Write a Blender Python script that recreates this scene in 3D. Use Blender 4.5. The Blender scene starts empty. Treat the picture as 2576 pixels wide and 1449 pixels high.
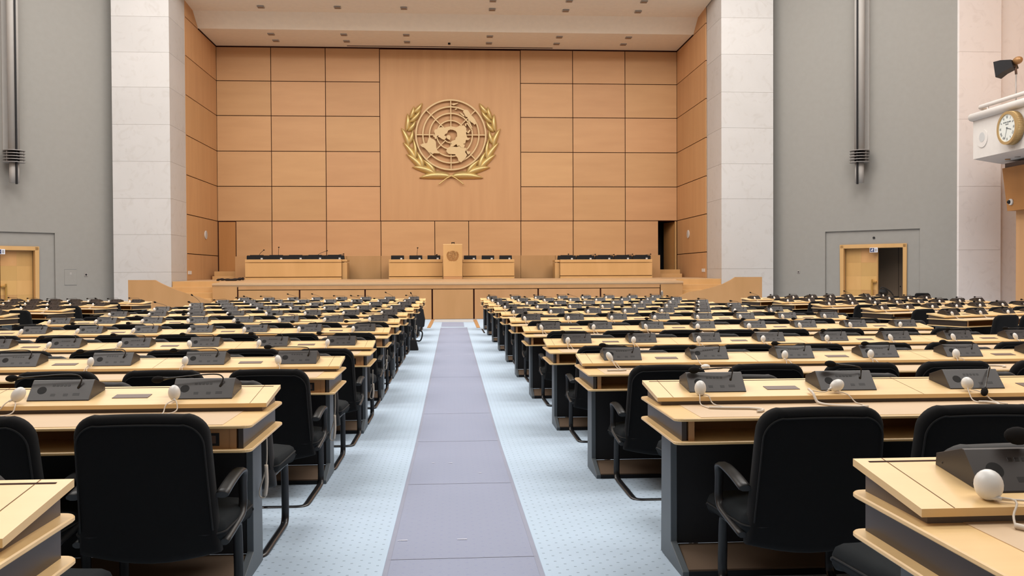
import bpy, bmesh, math, random
from mathutils import Vector, Matrix, Euler
random.seed(7)
scene = bpy.context.scene
col = scene.collection

# ------------------------------------------------------------------ camera
F, CX, CY, H = 2310.0, 1288.0, 724.5, 1.445
_w = Vector((1137 - CX, 690 - CY, F)).normalized()
_l = Vector((1.0, -0.0047, 0.0))
_u = _w.cross(_l).normalized()
if _u.y > 0: _u = -_u
_x = _w.cross(_u).normalized()
if _x.x < 0: _x = -_x
# rows of RT give world axes seen in the camera frame (x right, y down, z forward)
def ray(px, py):
    c = Vector((px - CX, py - CY, F))
    return Vector((c.dot(_x), c.dot(_w), c.dot(_u)))
def proj(p):
    d = Vector((p[0], p[1], p[2] - H))
    c = _x * d.x + _w * d.y + _u * d.z
    if c.z < 0.05: return (-1e6, -1e6)
    return (CX + F * c.x / c.z, CY + F * c.y / c.z)
def aY(px, py, Y):
    d = ray(px, py); d *= Y / d.y; return Vector((d.x, d.y, d.z + H))
def aZ(px, py, Z):
    d = ray(px, py); d *= (Z - H) / d.z; return Vector((d.x, d.y, d.z + H))
def aX(px, py, X):
    d = ray(px, py); d *= X / d.x; return Vector((d.x, d.y, d.z + H))
def aW(px, py, X0, Y0, dx, dy):
    d = ray(px, py)
    det = dx * (-d.y) + d.x * dy
    t = (-X0 * (-d.y) + d.x * (-Y0)) / det
    s = (dx * (-Y0) + dy * X0) / det
    return t, Vector((X0 + t * dx, Y0 + t * dy, d.z * s + H))
cam_d = bpy.data.cameras.new('camera'); cam = bpy.data.objects.new('camera', cam_d); col.objects.link(cam)
cam_d.sensor_fit = 'HORIZONTAL'; cam_d.sensor_width = 36.0; cam_d.lens = 36.0 * F / 2576.0
cam_d.clip_start = 0.02; cam_d.clip_end = 200
right = Vector((_x.x, _w.x, _u.x)); down = Vector((_x.y, _w.y, _u.y)); fwd = Vector((_x.z, _w.z, _u.z))
M = Matrix(((right.x, -down.x, -fwd.x), (right.y, -down.y, -fwd.y), (right.z, -down.z, -fwd.z)))
cam.matrix_world = Matrix.Translation((0, 0, H)) @ M.to_4x4()
scene.camera = cam

# ------------------------------------------------------------------ light
scene.view_settings.view_transform = 'Standard'
scene.view_settings.look = 'None'
scene.view_settings.gamma = 1.0
scene.view_settings.exposure = 0.0
scene.view_settings.use_curve_mapping = False
world = bpy.data.worlds.new('world'); scene.world = world; world.use_nodes = True
world.node_tree.nodes['Background'].inputs[0].default_value = (0.9, 0.95, 1.0, 1)
world.node_tree.nodes['Background'].inputs[1].default_value = 0.3
def area(name, loc, sx, sy, power, colr, rot=(0, 0, 0)):
    l = bpy.data.lights.new(name, 'AREA'); l.shape = 'RECTANGLE'; l.size = sx; l.size_y = sy
    l.energy = power; l.color = colr
    o = bpy.data.objects.new(name, l); o.location = loc; o.rotation_euler = rot; col.objects.link(o); return o
CEIL = 13.2
LP = 0.945
for yy, kk in ((3.0, 1.12), (10.5, 1.06), (18.0, 0.92), (25.0, 0.86)):
    for xx in (-7.6, 7.6):
        area('ceiling_light', (xx, yy, CEIL - 0.15), 9.0, 4.2, 815 * LP * kk, (1.0, 0.97, 0.925))
# unseen fill light added to brighten the stage niche
area('stage_fill', (0, 22.5, CEIL - 0.3), 14.0, 1.6, 960, (1.0, 0.96, 0.90), (math.radians(58), 0, 0))
for xx in (-11.0, 11.0):  # two more added fills, out of view, to lift the near pillars
    area('side_fill', (xx, 18.0, CEIL - 0.3), 5.0, 1.6, 420, (1.0, 0.96, 0.92), (math.radians(55), 0, 0))

# ------------------------------------------------------------------ materials
def new_mat(name):
    m = bpy.data.materials.new(name); m.use_nodes = True
    return m, m.node_tree, m.node_tree.nodes['Principled BSDF']
def plain(name, c, rough=0.5, metal=0.0, spec=0.5, bump=0.0, bscale=300.0):
    m, nt, b = new_mat(name)
    tc = nt.nodes.new('ShaderNodeTexCoord')
    no = nt.nodes.new('ShaderNodeTexNoise'); no.inputs['Scale'].default_value = 6.0
    nt.links.new(tc.outputs['Object'], no.inputs['Vector'])
    mx = nt.nodes.new('ShaderNodeMix'); mx.data_type = 'RGBA'
    mx.inputs[6].default_value = (c[0] * 0.95, c[1] * 0.95, c[2] * 0.95, 1)
    mx.inputs[7].default_value = (min(1, c[0] * 1.05), min(1, c[1] * 1.05), min(1, c[2] * 1.05), 1)
    nt.links.new(no.outputs['Fac'], mx.inputs[0]); nt.links.new(mx.outputs[2], b.inputs['Base Color'])
    b.inputs['Roughness'].default_value = rough; b.inputs['Metallic'].default_value = metal
    b.inputs['Specular IOR Level'].default_value = spec
    if bump:
        n2 = nt.nodes.new('ShaderNodeTexNoise'); n2.inputs['Scale'].default_value = bscale
        nt.links.new(tc.outputs['Object'], n2.inputs['Vector'])
        bp = nt.nodes.new('ShaderNodeBump'); bp.inputs['Strength'].default_value = bump; bp.inputs['Distance'].default_value = 0.003
        nt.links.new(n2.outputs['Fac'], bp.inputs['Height']); nt.links.new(bp.outputs['Normal'], b.inputs['Normal'])
    return m
def wood(name, c1, c2, sc=(1, 1, 1), rough=0.45, island=0.0, hue=0.0, spec=0.4):
    m, nt, b = new_mat(name)
    tc = nt.nodes.new('ShaderNodeTexCoord')
    mp = nt.nodes.new('ShaderNodeMapping'); mp.inputs['Scale'].default_value = sc
    nt.links.new(tc.outputs['Object'], mp.inputs['Vector'])
    geo = nt.nodes.new('ShaderNodeNewGeometry')
    ad = nt.nodes.new('ShaderNodeVectorMath'); ad.operation = 'ADD'
    ms = nt.nodes.new('ShaderNodeMath'); ms.operation = 'MULTIPLY'; ms.inputs[1].default_value = 37.0
    nt.links.new(geo.outputs['Random Per Island'], ms.inputs[0])
    nt.links.new(mp.outputs[0], ad.inputs[0]); nt.links.new(ms.outputs[0], ad.inputs[1])
    no = nt.nodes.new('ShaderNodeTexNoise'); no.inputs['Scale'].default_value = 1.0; no.inputs['Detail'].default_value = 5.0
    nt.links.new(ad.outputs[0], no.inputs['Vector'])
    mx = nt.nodes.new('ShaderNodeMix'); mx.data_type = 'RGBA'
    mx.inputs[6].default_value = (*c1, 1); mx.inputs[7].default_value = (*c2, 1)
    mr = nt.nodes.new('ShaderNodeMapRange'); mr.inputs[1].default_value = 0.3; mr.inputs[2].default_value = 0.7
    nt.links.new(no.outputs['Fac'], mr.inputs[0]); nt.links.new(mr.outputs[0], mx.inputs[0])
    hs = nt.nodes.new('ShaderNodeHueSaturation')
    v = nt.nodes.new('ShaderNodeMapRange'); v.inputs[3].default_value = 1 - island; v.inputs[4].default_value = 1 + island
    nt.links.new(geo.outputs['Random Per Island'], v.inputs[0]); nt.links.new(v.outputs[0], hs.inputs['Value'])
    if hue:
        h = nt.nodes.new('ShaderNodeMapRange'); h.inputs[3].default_value = 0.5 - hue; h.inputs[4].default_value = 0.5 + hue
        ms2 = nt.nodes.new('ShaderNodeMath'); ms2.operation = 'MULTIPLY'; ms2.inputs[1].default_value = 7.31
        fr = nt.nodes.new('ShaderNodeMath'); fr.operation = 'FRACT'
        nt.links.new(geo.outputs['Random Per Island'], ms2.inputs[0]); nt.links.new(ms2.outputs[0], fr.inputs[0])
        nt.links.new(fr.outputs[0], h.inputs[0]); nt.links.new(h.outputs[0], hs.inputs['Hue'])
    nt.links.new(mx.outputs[2], hs.inputs['Color']); nt.links.new(hs.outputs[0], b.inputs['Base Color'])
    b.inputs['Roughness'].default_value = rough; b.inputs['Specular IOR Level'].default_value = spec
    return m
def marble(name, c1, c2, c3):
    m, nt, b = new_mat(name)
    tc = nt.nodes.new('ShaderNodeTexCoord'); geo = nt.nodes.new('ShaderNodeNewGeometry')
    ms = nt.nodes.new('ShaderNodeMath'); ms.operation = 'MULTIPLY'; ms.inputs[1].default_value = 50.0
    nt.links.new(geo.outputs['Random Per Island'], ms.inputs[0])
    ad = nt.nodes.new('ShaderNodeVectorMath'); ad.operation = 'ADD'
    nt.links.new(tc.outputs['Object'], ad.inputs[0]); nt.links.new(ms.outputs[0], ad.inputs[1])
    n1 = nt.nodes.new('ShaderNodeTexNoise'); n1.inputs['Scale'].default_value = 0.8; n1.inputs['Detail'].default_value = 6; n1.inputs['Distortion'].default_value = 1.2
    n2 = nt.nodes.new('ShaderNodeTexNoise'); n2.inputs['Scale'].default_value = 1.9; n2.inputs['Detail'].default_value = 8; n2.inputs['Distortion'].default_value = 2.5
    for n in (n1, n2): nt.links.new(ad.outputs[0], n.inputs['Vector'])
    mx = nt.nodes.new('ShaderNodeMix'); mx.data_type = 'RGBA'; mx.inputs[6].default_value = (*c1, 1); mx.inputs[7].default_value = (*c2, 1)
    nt.links.new(n1.outputs['Fac'], mx.inputs[0])
    cr = nt.nodes.new('ShaderNodeMapRange'); cr.inputs[1].default_value = 0.54; cr.inputs[2].default_value = 0.70; cr.inputs[4].default_value = 0.30
    nt.links.new(n2.outputs['Fac'], cr.inputs[0])
    mx2 = nt.nodes.new('ShaderNodeMix'); mx2.data_type = 'RGBA'; mx2.inputs[7].default_value = (*c3, 1)
    nt.links.new(cr.outputs[0], mx2.inputs[0]); nt.links.new(mx.outputs[2], mx2.inputs[6])
    hs = nt.nodes.new('ShaderNodeHueSaturation')
    v = nt.nodes.new('ShaderNodeMapRange'); v.inputs[3].default_value = 0.96; v.inputs[4].default_value = 1.04
    nt.links.new(geo.outputs['Random Per Island'], v.inputs[0]); nt.links.new(v.outputs[0], hs.inputs['Value'])
    nt.links.new(mx2.outputs[2], hs.inputs['Color']); nt.links.new(hs.outputs[0], b.inputs['Base Color'])
    b.inputs['Roughness'].default_value = 0.5; b.inputs['Specular IOR Level'].default_value = 0.25
    return m
def carpet(name, base, base2, dash, dashmix):
    """woven carpet with staggered short dashes, about 6 cm apart"""
    m, nt, b = new_mat(name)
    tc = nt.nodes.new('ShaderNodeTexCoord'); sx = nt.nodes.new('ShaderNodeSeparateXYZ')
    nt.links.new(tc.outputs['Object'], sx.inputs[0])
    def mth(op, a, c=None):
        n = nt.nodes.new('ShaderNodeMath'); n.operation = op
        for i, q in enumerate((a, c)):
            if q is None: continue
            if isinstance(q, (int, float)): n.inputs[i].default_value = q
            else: nt.links.new(q, n.inputs[i])
        return n.outputs[0]
    u = mth('MULTIPLY', sx.outputs['X'], 1 / 0.041); v = mth('MULTIPLY', sx.outputs['Y'], 1 / 0.092)
    iu = mth('FLOOR', u); par = mth('MODULO', mth('ABSOLUTE', iu), 2.0)
    v2 = mth('ADD', v, mth('MULTIPLY', par, 0.5))
    fu = mth('ABSOLUTE', mth('SUBTRACT', mth('FRACT', mth('ADD', u, 100.0)), 0.5))
    fv = mth('ABSOLUTE', mth('SUBTRACT', mth('FRACT', mth('ADD', v2, 100.0)), 0.5))
    d = mth('MULTIPLY', mth('LESS_THAN', fu, 0.15), mth('LESS_THAN', fv, 0.055))
    no = nt.nodes.new('ShaderNodeTexNoise'); no.inputs['Scale'].default_value = 1.3; no.inputs['Detail'].default_value = 4
    nt.links.new(tc.outputs['Object'], no.inputs['Vector'])
    mx = nt.nodes.new('ShaderNodeMix'); mx.data_type = 'RGBA'; mx.inputs[6].default_value = (*base, 1); mx.inputs[7].default_value = (*base2, 1)
    nt.links.new(no.outputs['Fac'], mx.inputs[0])
    mx2 = nt.nodes.new('ShaderNodeMix'); mx2.data_type = 'RGBA'; mx2.inputs[7].default_value = (*dash, 1)
    nt.links.new(mth('MULTIPLY', d, dashmix), mx2.inputs[0]); nt.links.new(mx.outputs[2], mx2.inputs[6])
    nt.links.new(mx2.outputs[2], b.inputs['Base Color'])
    b.inputs['Roughness'].default_value = 0.95; b.inputs['Specular IOR Level'].default_value = 0.1
    n3 = nt.nodes.new('ShaderNodeTexNoise'); n3.inputs['Scale'].default_value = 350
    nt.links.new(tc.outputs['Object'], n3.inputs['Vector'])
    bp = nt.nodes.new('ShaderNodeBump'); bp.inputs['Strength'].default_value = 0.25; bp.inputs['Distance'].default_value = 0.003
    nt.links.new(n3.outputs['Fac'], bp.inputs['Height']); nt.links.new(bp.outputs['Normal'], b.inputs['Normal'])
    return m

MT = {}
MT['panel'] = wood('beech_panelling', (0.53, 0.30, 0.145), (0.58, 0.335, 0.165), (0.5, 0.5, 3.0), 0.5, 0.045, 0.003, 0.25)
MT['panelv'] = wood('beech_panelling_upright', (0.53, 0.295, 0.14), (0.58, 0.33, 0.16), (3.5, 3.5, 0.35), 0.5, 0.045, 0.003, 0.25)
MT['stagewood'] = wood('stage_beech', (0.435, 0.235, 0.10), (0.485, 0.265, 0.12), (2.5, 2.5, 0.5), 0.45, 0.05, 0.004, 0.3)
MT['podium'] = wood('podium_beech', (0.53, 0.315, 0.125), (0.59, 0.355, 0.15), (2.5, 2.5, 0.5), 0.45, 0.03, 0.003, 0.3)
MT['desk'] = wood('desk_maple', (0.78, 0.53, 0.25), (0.84, 0.585, 0.285), (0.8, 14, 14), 0.32, 0.02, 0.0, 0.5)
MT['deskedge'] = wood('desk_inner_wood', (0.42, 0.22, 0.095), (0.48, 0.255, 0.115), (0.8, 9, 9), 0.5, 0.03, 0.0, 0.3)
MT['inlay'] = plain('desk_inlay', (0.60, 0.44, 0.285), 0.55, 0, 0.3)
MT['dark'] = plain('dark_gap', (0.03, 0.007, 0.005), 0.8, 0, 0.1)
MT['seam'] = plain('seam_line', (0.16, 0.085, 0.035), 0.7, 0, 0.2)
MT['slate'] = plain('slate_panel', (0.095, 0.112, 0.128), 0.5, 0, 0.4)
MT['riser'] = plain('grey_riser', (0.135, 0.11, 0.095), 0.5, 0, 0.4)
MT['modesty'] = plain('black_panel', (0.018, 0.018, 0.02), 0.7, 0, 0.2)
MT['foot'] = plain('footrest_carpet', (0.15, 0.105, 0.075), 0.9, 0, 0.1)
MT['plate'] = plain('brown_plate', (0.12, 0.07, 0.05), 0.45, 0, 0.4)
MT['fabric'] = plain('black_fabric', (0.0075, 0.0075, 0.008), 0.95, 0, 0.15, 0.3, 700)
MT['fabric'].node_tree.nodes['Principled BSDF'].inputs['Sheen Weight'].default_value = 0.035
MT['backshell'] = plain('charcoal_back_fabric', (0.028, 0.027, 0.027), 0.7, 0, 0.3)
MT['piping'] = plain('black_piping', (0.013, 0.013, 0.0135), 0.8, 0, 0.3)
MT['seatfab'] = plain('dark_seat_fabric', (0.010, 0.0125, 0.0145), 0.9, 0, 0.15, 0.3, 700)
MT['arm'] = plain('black_plastic', (0.016, 0.016, 0.017), 0.42, 0, 0.45)
MT['tube'] = plain('black_tube', (0.012, 0.012, 0.014), 0.3, 0, 0.5)
MT['console'] = plain('console_paint', (0.035, 0.0285, 0.0265), 0.40, 0.0, 0.38)
MT['conkey'] = plain('console_keys', (0.014, 0.011, 0.010), 0.4, 0, 0.3)
MT['grille'] = plain('speaker_mesh', (0.009, 0.008, 0.008), 0.6, 0, 0.2)
MT['display'] = plain('console_display', (0.02, 0.017, 0.015), 0.15, 0, 0.6)
MT['foam'] = plain('mic_foam', (0.012, 0.011, 0.011), 0.95, 0, 0.1)
MT['neck'] = plain('gooseneck', (0.03, 0.028, 0.027), 0.3, 0.5, 0.5)
MT['white'] = plain('white_plastic', (0.72, 0.71, 0.69), 0.35, 0, 0.5)
MT['cord'] = plain('cream_cord', (0.62, 0.55, 0.47), 0.5, 0, 0.4)
MT['logo'] = plain('pale_print', (0.30, 0.29, 0.28), 0.5)
MT['carpet'] = carpet('blue_carpet', (0.435, 0.54, 0.645), (0.47, 0.57, 0.70), (0.25, 0.31, 0.38), 0.95)
MT['runner'] = carpet('lilac_runner', (0.285, 0.312, 0.41), (0.312, 0.335, 0.44), (0.24, 0.26, 0.40), 0.45)
MT['tape'] = plain('clear_tape_edge', (0.30, 0.315, 0.395), 0.9, 0, 0.05)
MT['greywall'] = plain('grey_wall_paint', (0.275, 0.263, 0.243), 0.8, 0, 0.2)
MT['marble'] = marble('pale_marble', (0.515, 0.495, 0.48), (0.57, 0.55, 0.54), (0.41, 0.375, 0.345))
MT['marble_rose_brightened'] = marble('rosy_marble_brightened', (0.74, 0.685, 0.665), (0.80, 0.745, 0.725), (0.60, 0.54, 0.515))  # pinker marble, lightened to make up for weak light on the near pillars
MT['clockgold'] = plain('fluted_gold', (0.50, 0.35, 0.165), 0.4, 0.5, 0.5)
MT['ceiling'] = plain('stage_ceiling_paint', (0.80, 0.73, 0.62), 0.85, 0, 0.1)
MT['white_paint'] = plain('white_paint', (0.65, 0.62, 0.595), 0.55, 0, 0.3)
MT['hallceil'] = plain('hall_ceiling_paint', (0.72, 0.70, 0.66), 0.9, 0, 0.1)
MT['gold'] = plain('gilded_metal', (0.66, 0.50, 0.22), 0.40, 0.55, 0.5)
MT['goldflat'] = plain('pale_gold_paint', (0.62, 0.45, 0.24), 0.5, 0.15, 0.4)
MT['engrave'] = plain('engraved_brown', (0.36, 0.17, 0.05), 0.6)
MT['joint'] = plain('marble_joint', (0.52, 0.46, 0.41), 0.8)
MT['lampgrey'] = plain('lamp_shade_grey', (0.40, 0.38, 0.36), 0.5, 0, 0.3)
MT['sidegrey'] = plain('brushed_side_panel', (0.085, 0.07, 0.062), 0.38, 0.5, 0.4)
MT['steel'] = plain('lamp_steel', (0.36, 0.335, 0.32), 0.45, 0.2, 0.4)
MT['black'] = plain('black_paint', (0.006, 0.006, 0.008), 0.5, 0, 0.3)
MT['doorwood'] = wood('door_checker_veneer', (0.50, 0.275, 0.10), (0.56, 0.32, 0.125), (3, 3, 0.6), 0.4, 0.13, 0.008, 0.35)
MT['doordark'] = plain('corridor_wall', (0.26, 0.18, 0.12), 0.7)
MT['brass'] = plain('brass', (0.65, 0.42, 0.13), 0.3, 0.9)
MT['face'] = plain('clock_face', (0.66, 0.69, 0.66), 0.4)
MT['navy'] = plain('sign_navy', (0.02, 0.03, 0.09), 0.5)
MT['signwhite'] = plain('sign_white', (0.70, 0.72, 0.80), 0.4)
MT['lens'] = plain('lens_glass', (0.25, 0.26, 0.28), 0.1, 0.3)
MT['orange'] = plain('amber_metal', (0.33, 0.17, 0.065), 0.4, 0.3)
MT['mat'] = plain('pale_mat', (0.50, 0.50, 0.50), 0.8, 0, 0.1)
MT['olive'] = plain('dark_cloth', (0.03, 0.022, 0.02), 0.9, 0, 0.1)

# ------------------------------------------------------------------ mesh helpers
class MB:
    def __init__(s): s.v = []; s.f = []; s.m = []; s.sm = []
    def add(s, vs, fs, mi=0, smooth=False):
        k = len(s.v); s.v += [tuple(a) for a in vs]
        for f in fs: s.f.append([k + i for i in f]); s.m.append(mi); s.sm.append(smooth)
        return s
    def box(s, x0, x1, y0, y1, z0, z1, mi=0):
        x0, x1 = min(x0, x1), max(x0, x1); y0, y1 = min(y0, y1), max(y0, y1); z0, z1 = min(z0, z1), max(z0, z1)
        v = [(x0, y0, z0), (x1, y0, z0), (x1, y1, z0), (x0, y1, z0), (x0, y0, z1), (x1, y0, z1), (x1, y1, z1), (x0, y1, z1)]
        return s.add(v, [(0, 3, 2, 1), (4, 5, 6, 7), (0, 1, 5, 4), (1, 2, 6, 5), (2, 3, 7, 6), (3, 0, 4, 7)], mi)
    def prism(s, poly, a, b, axis, mi=0):
        """polygon swept along an axis: x -> poly is (y,z); y -> (x,z); z -> (x,y)"""
        n = len(poly)
        def P(p, t): return {'x': (t, p[0], p[1]), 'y': (p[0], t, p[1]), 'z': (p[0], p[1], t)}[axis]
        v = [P(p, a) for p in poly] + [P(p, b) for p in poly]
        f = [tuple(range(n - 1, -1, -1)), tuple(range(n, 2 * n))] + [(i, (i + 1) % n, n + (i + 1) % n, n + i) for i in range(n)]
        return s.add(v, f, mi)
    def tube(s, path, r, n=8, mi=0, r2=None, flat=None):
        path = [Vector(p) for p in path]; m = len(path); vs = []
        prev = None
        for i, p in enumerate(path):
            t = (path[min(i + 1, m - 1)] - path[max(i - 1, 0)]).normalized()
            if prev is None:
                a = Vector((0, 0, 1)) if abs(t.z) < 0.9 else Vector((1, 0, 0))
                u = t.cross(a).normalized()
            else:
                u = (prev - t * prev.dot(t)).normalized()
            prev = u; w = t.cross(u)
            rr = r if not isinstance(r, (list, tuple)) else r[i]
            for k in range(n):
                q = 2 * math.pi * k / n
                vs.append(p + u * math.cos(q) * rr + w * math.sin(q) * (rr if flat is None else rr * flat))
        fs = [(i * n + k, i * n + (k + 1) % n, (i + 1) * n + (k + 1) % n, (i + 1) * n + k) for i in range(m - 1) for k in range(n)]
        s.add(vs, fs, mi, True)
        s.add(vs[:n], [tuple(range(n - 1, -1, -1))], mi); s.add(vs[-n:], [tuple(range(n))], mi)
        return s
    def ell(s, c, r, n=12, m=8, mi=0, rot=None):
        vs = []; c = Vector(c)
        for i in range(m + 1):
            a = math.pi * i / m
            for k in range(n):
                b = 2 * math.pi * k / n
                q = Vector((r[0] * math.sin(a) * math.cos(b), r[1] * math.sin(a) * math.sin(b), r[2] * math.cos(a)))
                if rot: q = rot @ q
                vs.append(c + q)
        fs = [(i * n + k, (i + 1) * n + k, (i + 1) * n + (k + 1) % n, i * n + (k + 1) % n) for i in range(m) for k in range(n)]
        return s.add(vs, fs, mi, True)
    def cyl(s, c, r, h, axis='z', n=20, mi=0, r2=None):
        r2 = r if r2 is None else r2; vs = []
        for (rr, t) in ((r, 0), (r2, h)):
            for k in range(n):
                q = 2 * math.pi * k / n; a, b = rr * math.cos(q), rr * math.sin(q)
                o = {'x': (t, a, b), 'y': (a, t, b), 'z': (a, b, t)}[axis]
                vs.append((c[0] + o[0], c[1] + o[1], c[2] + o[2]))
        s.add(vs, [(k, (k + 1) % n, n + (k + 1) % n, n + k) for k in range(n)], mi, True)
        s.add(vs[:n], [tuple(range(n - 1, -1, -1))], mi); s.add(vs[n:], [tuple(range(n))], mi)
        return s
    def quad(s, *p, mi=0): return s.add(p, [tuple(range(len(p)))], mi)
    def mesh(s, name, mats, bevel=0, seg=2):
        me = bpy.data.meshes.new(name)
        bm = bmesh.new(); vv = [bm.verts.new(p) for p in s.v]
        for f, mi, sm in zip(s.f, s.m, s.sm):
            if len(set(f)) < 3: continue
            try:
                fc = bm.faces.new([vv[i] for i in f]); fc.material_index = mi; fc.smooth = sm
            except ValueError: pass
        bmesh.ops.remove_doubles(bm, verts=bm.verts, dist=1e-6)
        bmesh.ops.recalc_face_normals(bm, faces=bm.faces)
        if bevel:
            es = [e for e in bm.edges if len(e.link_faces) == 2 and e.calc_face_angle(0) > 0.6]
            bmesh.ops.bevel(bm, geom=es, offset=bevel, segments=seg, profile=0.5, affect='EDGES', clamp_overlap=True)
        bm.to_mesh(me); bm.free()
        for k in (mats if isinstance(mats, (list, tuple)) else [mats]): me.materials.append(MT[k])
        return me
    def build(s, name, mats, parent=None, bevel=0, seg=2):
        return link(name, s.mesh(name, mats, bevel, seg), parent)
def link(name, me, parent=None):
    o = bpy.data.objects.new(name, me); col.objects.link(o)
    if parent is not None: o.parent = parent
    return o
def tag(o, label=None, cat=None, group=None, kind=None):
    if label: o['label'] = label
    if cat: o['category'] = cat
    if group: o['group'] = group
    if kind: o['kind'] = kind
    return o
def empty(name, loc, rot=(0, 0, 0), label=None, cat=None, group=None):
    o = bpy.data.objects.new(name, None); o.empty_display_size = 0.1; col.objects.link(o)
    o.location = loc; o.rotation_euler = rot
    return tag(o, label, cat, group)
def struct(o): o['kind'] = 'structure'; return o
KIDS = {}
def kids(o):
    return [c for c in o.children]
def copy_tree(o, parent=None):
    c = o.copy(); col.objects.link(c)
    if parent is not None: c.parent = parent
    for ch in KIDS[o.name] if o.name in KIDS else kids(o): copy_tree(ch, c)
    return c
def spline(pts, n=6):
    """Catmull-Rom through the points"""
    P = [Vector(p) for p in pts]; P = [2 * P[0] - P[1]] + P + [2 * P[-1] - P[-2]]; out = []
    for i in range(1, len(P) - 2):
        for k in range(n):
            t = k / n; a, b, c, d = P[i - 1], P[i], P[i + 1], P[i + 2]
            out.append(0.5 * ((2 * b) + (c - a) * t + (2 * a - 5 * b + 4 * c - d) * t * t + (3 * b - a - 3 * c + d) * t ** 3))
    out.append(P[-2]); return out
def rrect(x0, x1, y0, y1, r, n=5):
    pts = []
    for cx, cy, a in ((x1 - r, y1 - r, 0), (x0 + r, y1 - r, 90), (x0 + r, y0 + r, 180), (x1 - r, y0 + r, 270)):
        for k in range(n + 1):
            q = math.radians(a + 90 * k / n); pts.append((cx + r * math.cos(q), cy + r * math.sin(q)))
    return pts
ORD = ['first', 'second', 'third', 'fourth', 'fifth', 'sixth', 'seventh', 'eighth', 'ninth', 'tenth', 'eleventh', 'twelfth']

# ------------------------------------------------------------------ setting: floor, walls, ceilings
def rise(Y):
    """the hall floor climbs gently towards the rear rows"""
    if Y >= 9.6: return 0.0
    if Y <= 7.6: return 0.0162 + (7.6 - Y) * 0.0271
    t = (9.6 - Y) / 2.0; return 0.0162 * t * t
YS = [-4.0, 0, 2, 4, 6, 7.2, 7.6, 8.0, 8.4, 8.8, 9.2, 9.6, 14, 20, 26, 29.6, 34.0]
b = MB()
for y0, y1 in zip(YS, YS[1:]):
    b.quad((-18, y0, rise(y0)), (18, y0, rise(y0)), (18, y1, rise(y1)), (-18, y1, rise(y1)))
struct(b.build('floor', 'carpet'))

# lilac runner down the aisle, in lengths that meet at seams
def fZ(px, py):
    z = 0.0
    for _ in range(6): p = aZ(px, py, z); z = rise(p.y)
    return p
Lp = [(980.3, 1449), (1030.3, 1219), (1071, 1015), (1093.3, 896), (1102.4, 846)]
Rp = [(1370.6, 1449), (1292.4, 1219), (1226, 1015), (1192.2, 896), (1179.4, 846)]
LX = [fZ(*p).x for p in Lp]; RX = [fZ(*p).x for p in Rp]
lx, rx = sum(LX) / 5, sum(RX) / 5
seams = [fZ(1160, y).y for y in (1406, 1218, 1111, 1041, 949, 862)]
b = MB()
ys = sorted(set([1.0] + [y for y in YS if 1.0 < y < 21] + [24.9] + [round(s, 3) for s in seams]))
for y0, y1 in zip(ys, ys[1:]):
    z0, z1 = rise(y0) + 0.004, rise(y1) + 0.004
    b.quad((lx, y0, z0), (rx, y0, z0), (rx, y1, z1), (lx, y1, z1))
    for a0, a1 in ((lx - 0.012, lx + 0.010), (rx - 0.010, rx + 0.012)):
        b.quad((a0, y0, z0 + 0.001), (a1, y0, z0 + 0.001), (a1, y1, z1 + 0.001), (a0, y1, z1 + 0.001), mi=1)
    for a in (lx - 0.012, rx + 0.012):
        b.quad((a, y0, z0 - 0.004), (a, y1, z1 - 0.004), (a, y1, z1 + 0.001), (a, y0, z0 + 0.001), mi=1)
for s in seams:
    z = rise(s) + 0.0056; b.quad((lx, s - 0.004, z), (rx, s - 0.004, z), (rx, s + 0.004, z), (lx, s + 0.004, z), mi=1)
for (px, py, w) in ((1128, 1167, .03), (1086, 1167, .02), (1150, 1360, .05), (1168, 892, .13), (1000, 1363, .05), (1204, 1192, .02), (1120, 895, .09)):
    p = fZ(px, py); z = p.z + 0.0066; b.quad((p.x, p.y, z), (p.x + w, p.y - 0.002, z), (p.x + w, p.y + 0.008, z), (p.x, p.y + 0.006, z), mi=2)
tag(b.build('aisle_runner', ['runner', 'tape', 'signwhite']), 'lilac protective runner with scuffed seams laid down the middle of the blue aisle carpet', 'runner')
# short end piece and pale threshold mats before the stage
b = MB(); z = 0.004
p0, p1, p2, p3 = (fZ(*q) for q in ((1110, 822), (1168, 822), (1166, 811), (1112, 811)))
b.quad((p0.x, p0.y, z), (p1.x, p1.y, z), (p2.x, p2.y, z), (p3.x, p3.y, z))
tag(b.build('runner_piece', 'runner'), 'short lilac runner piece lying between the long runner and the stage', 'runner')
b = MB(); q = [fZ(*p) for p in ((1090, 810.5), (1192, 810.5), (1190, 804.5), (1094, 804.5))]
b.prism([(p.x, p.y) for p in q], 0.0, 0.012, 'z')
tag(b.build('threshold_mat', 'mat'), 'pale grey mat on the floor at the foot of the stage centre panel', 'mat')
for k, pts in enumerate((((1074, 825), (1083, 825), (1094, 804), (1085, 804)), ((1199, 825), (1208, 825), (1199, 804), (1190, 804)))):
    q = [fZ(*p) for p in pts]; b = MB(); b.prism([(p.x, p.y) for p in q], 0.0, 0.008, 'z')
    struct(b.build('trim_%d' % (k + 1), 'stagewood'))
q = [fZ(*p) for p in ((1211, 828), (1214.5, 828), (1221, 838), (1217, 838))]
b = MB(); b.prism([(p.x, p.y) for p in q], 0.0, 0.005, 'z')
tag(b.build('floor_vent', 'black'), 'narrow dark floor grille beside the front end of the right desk block', 'vent')

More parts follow.
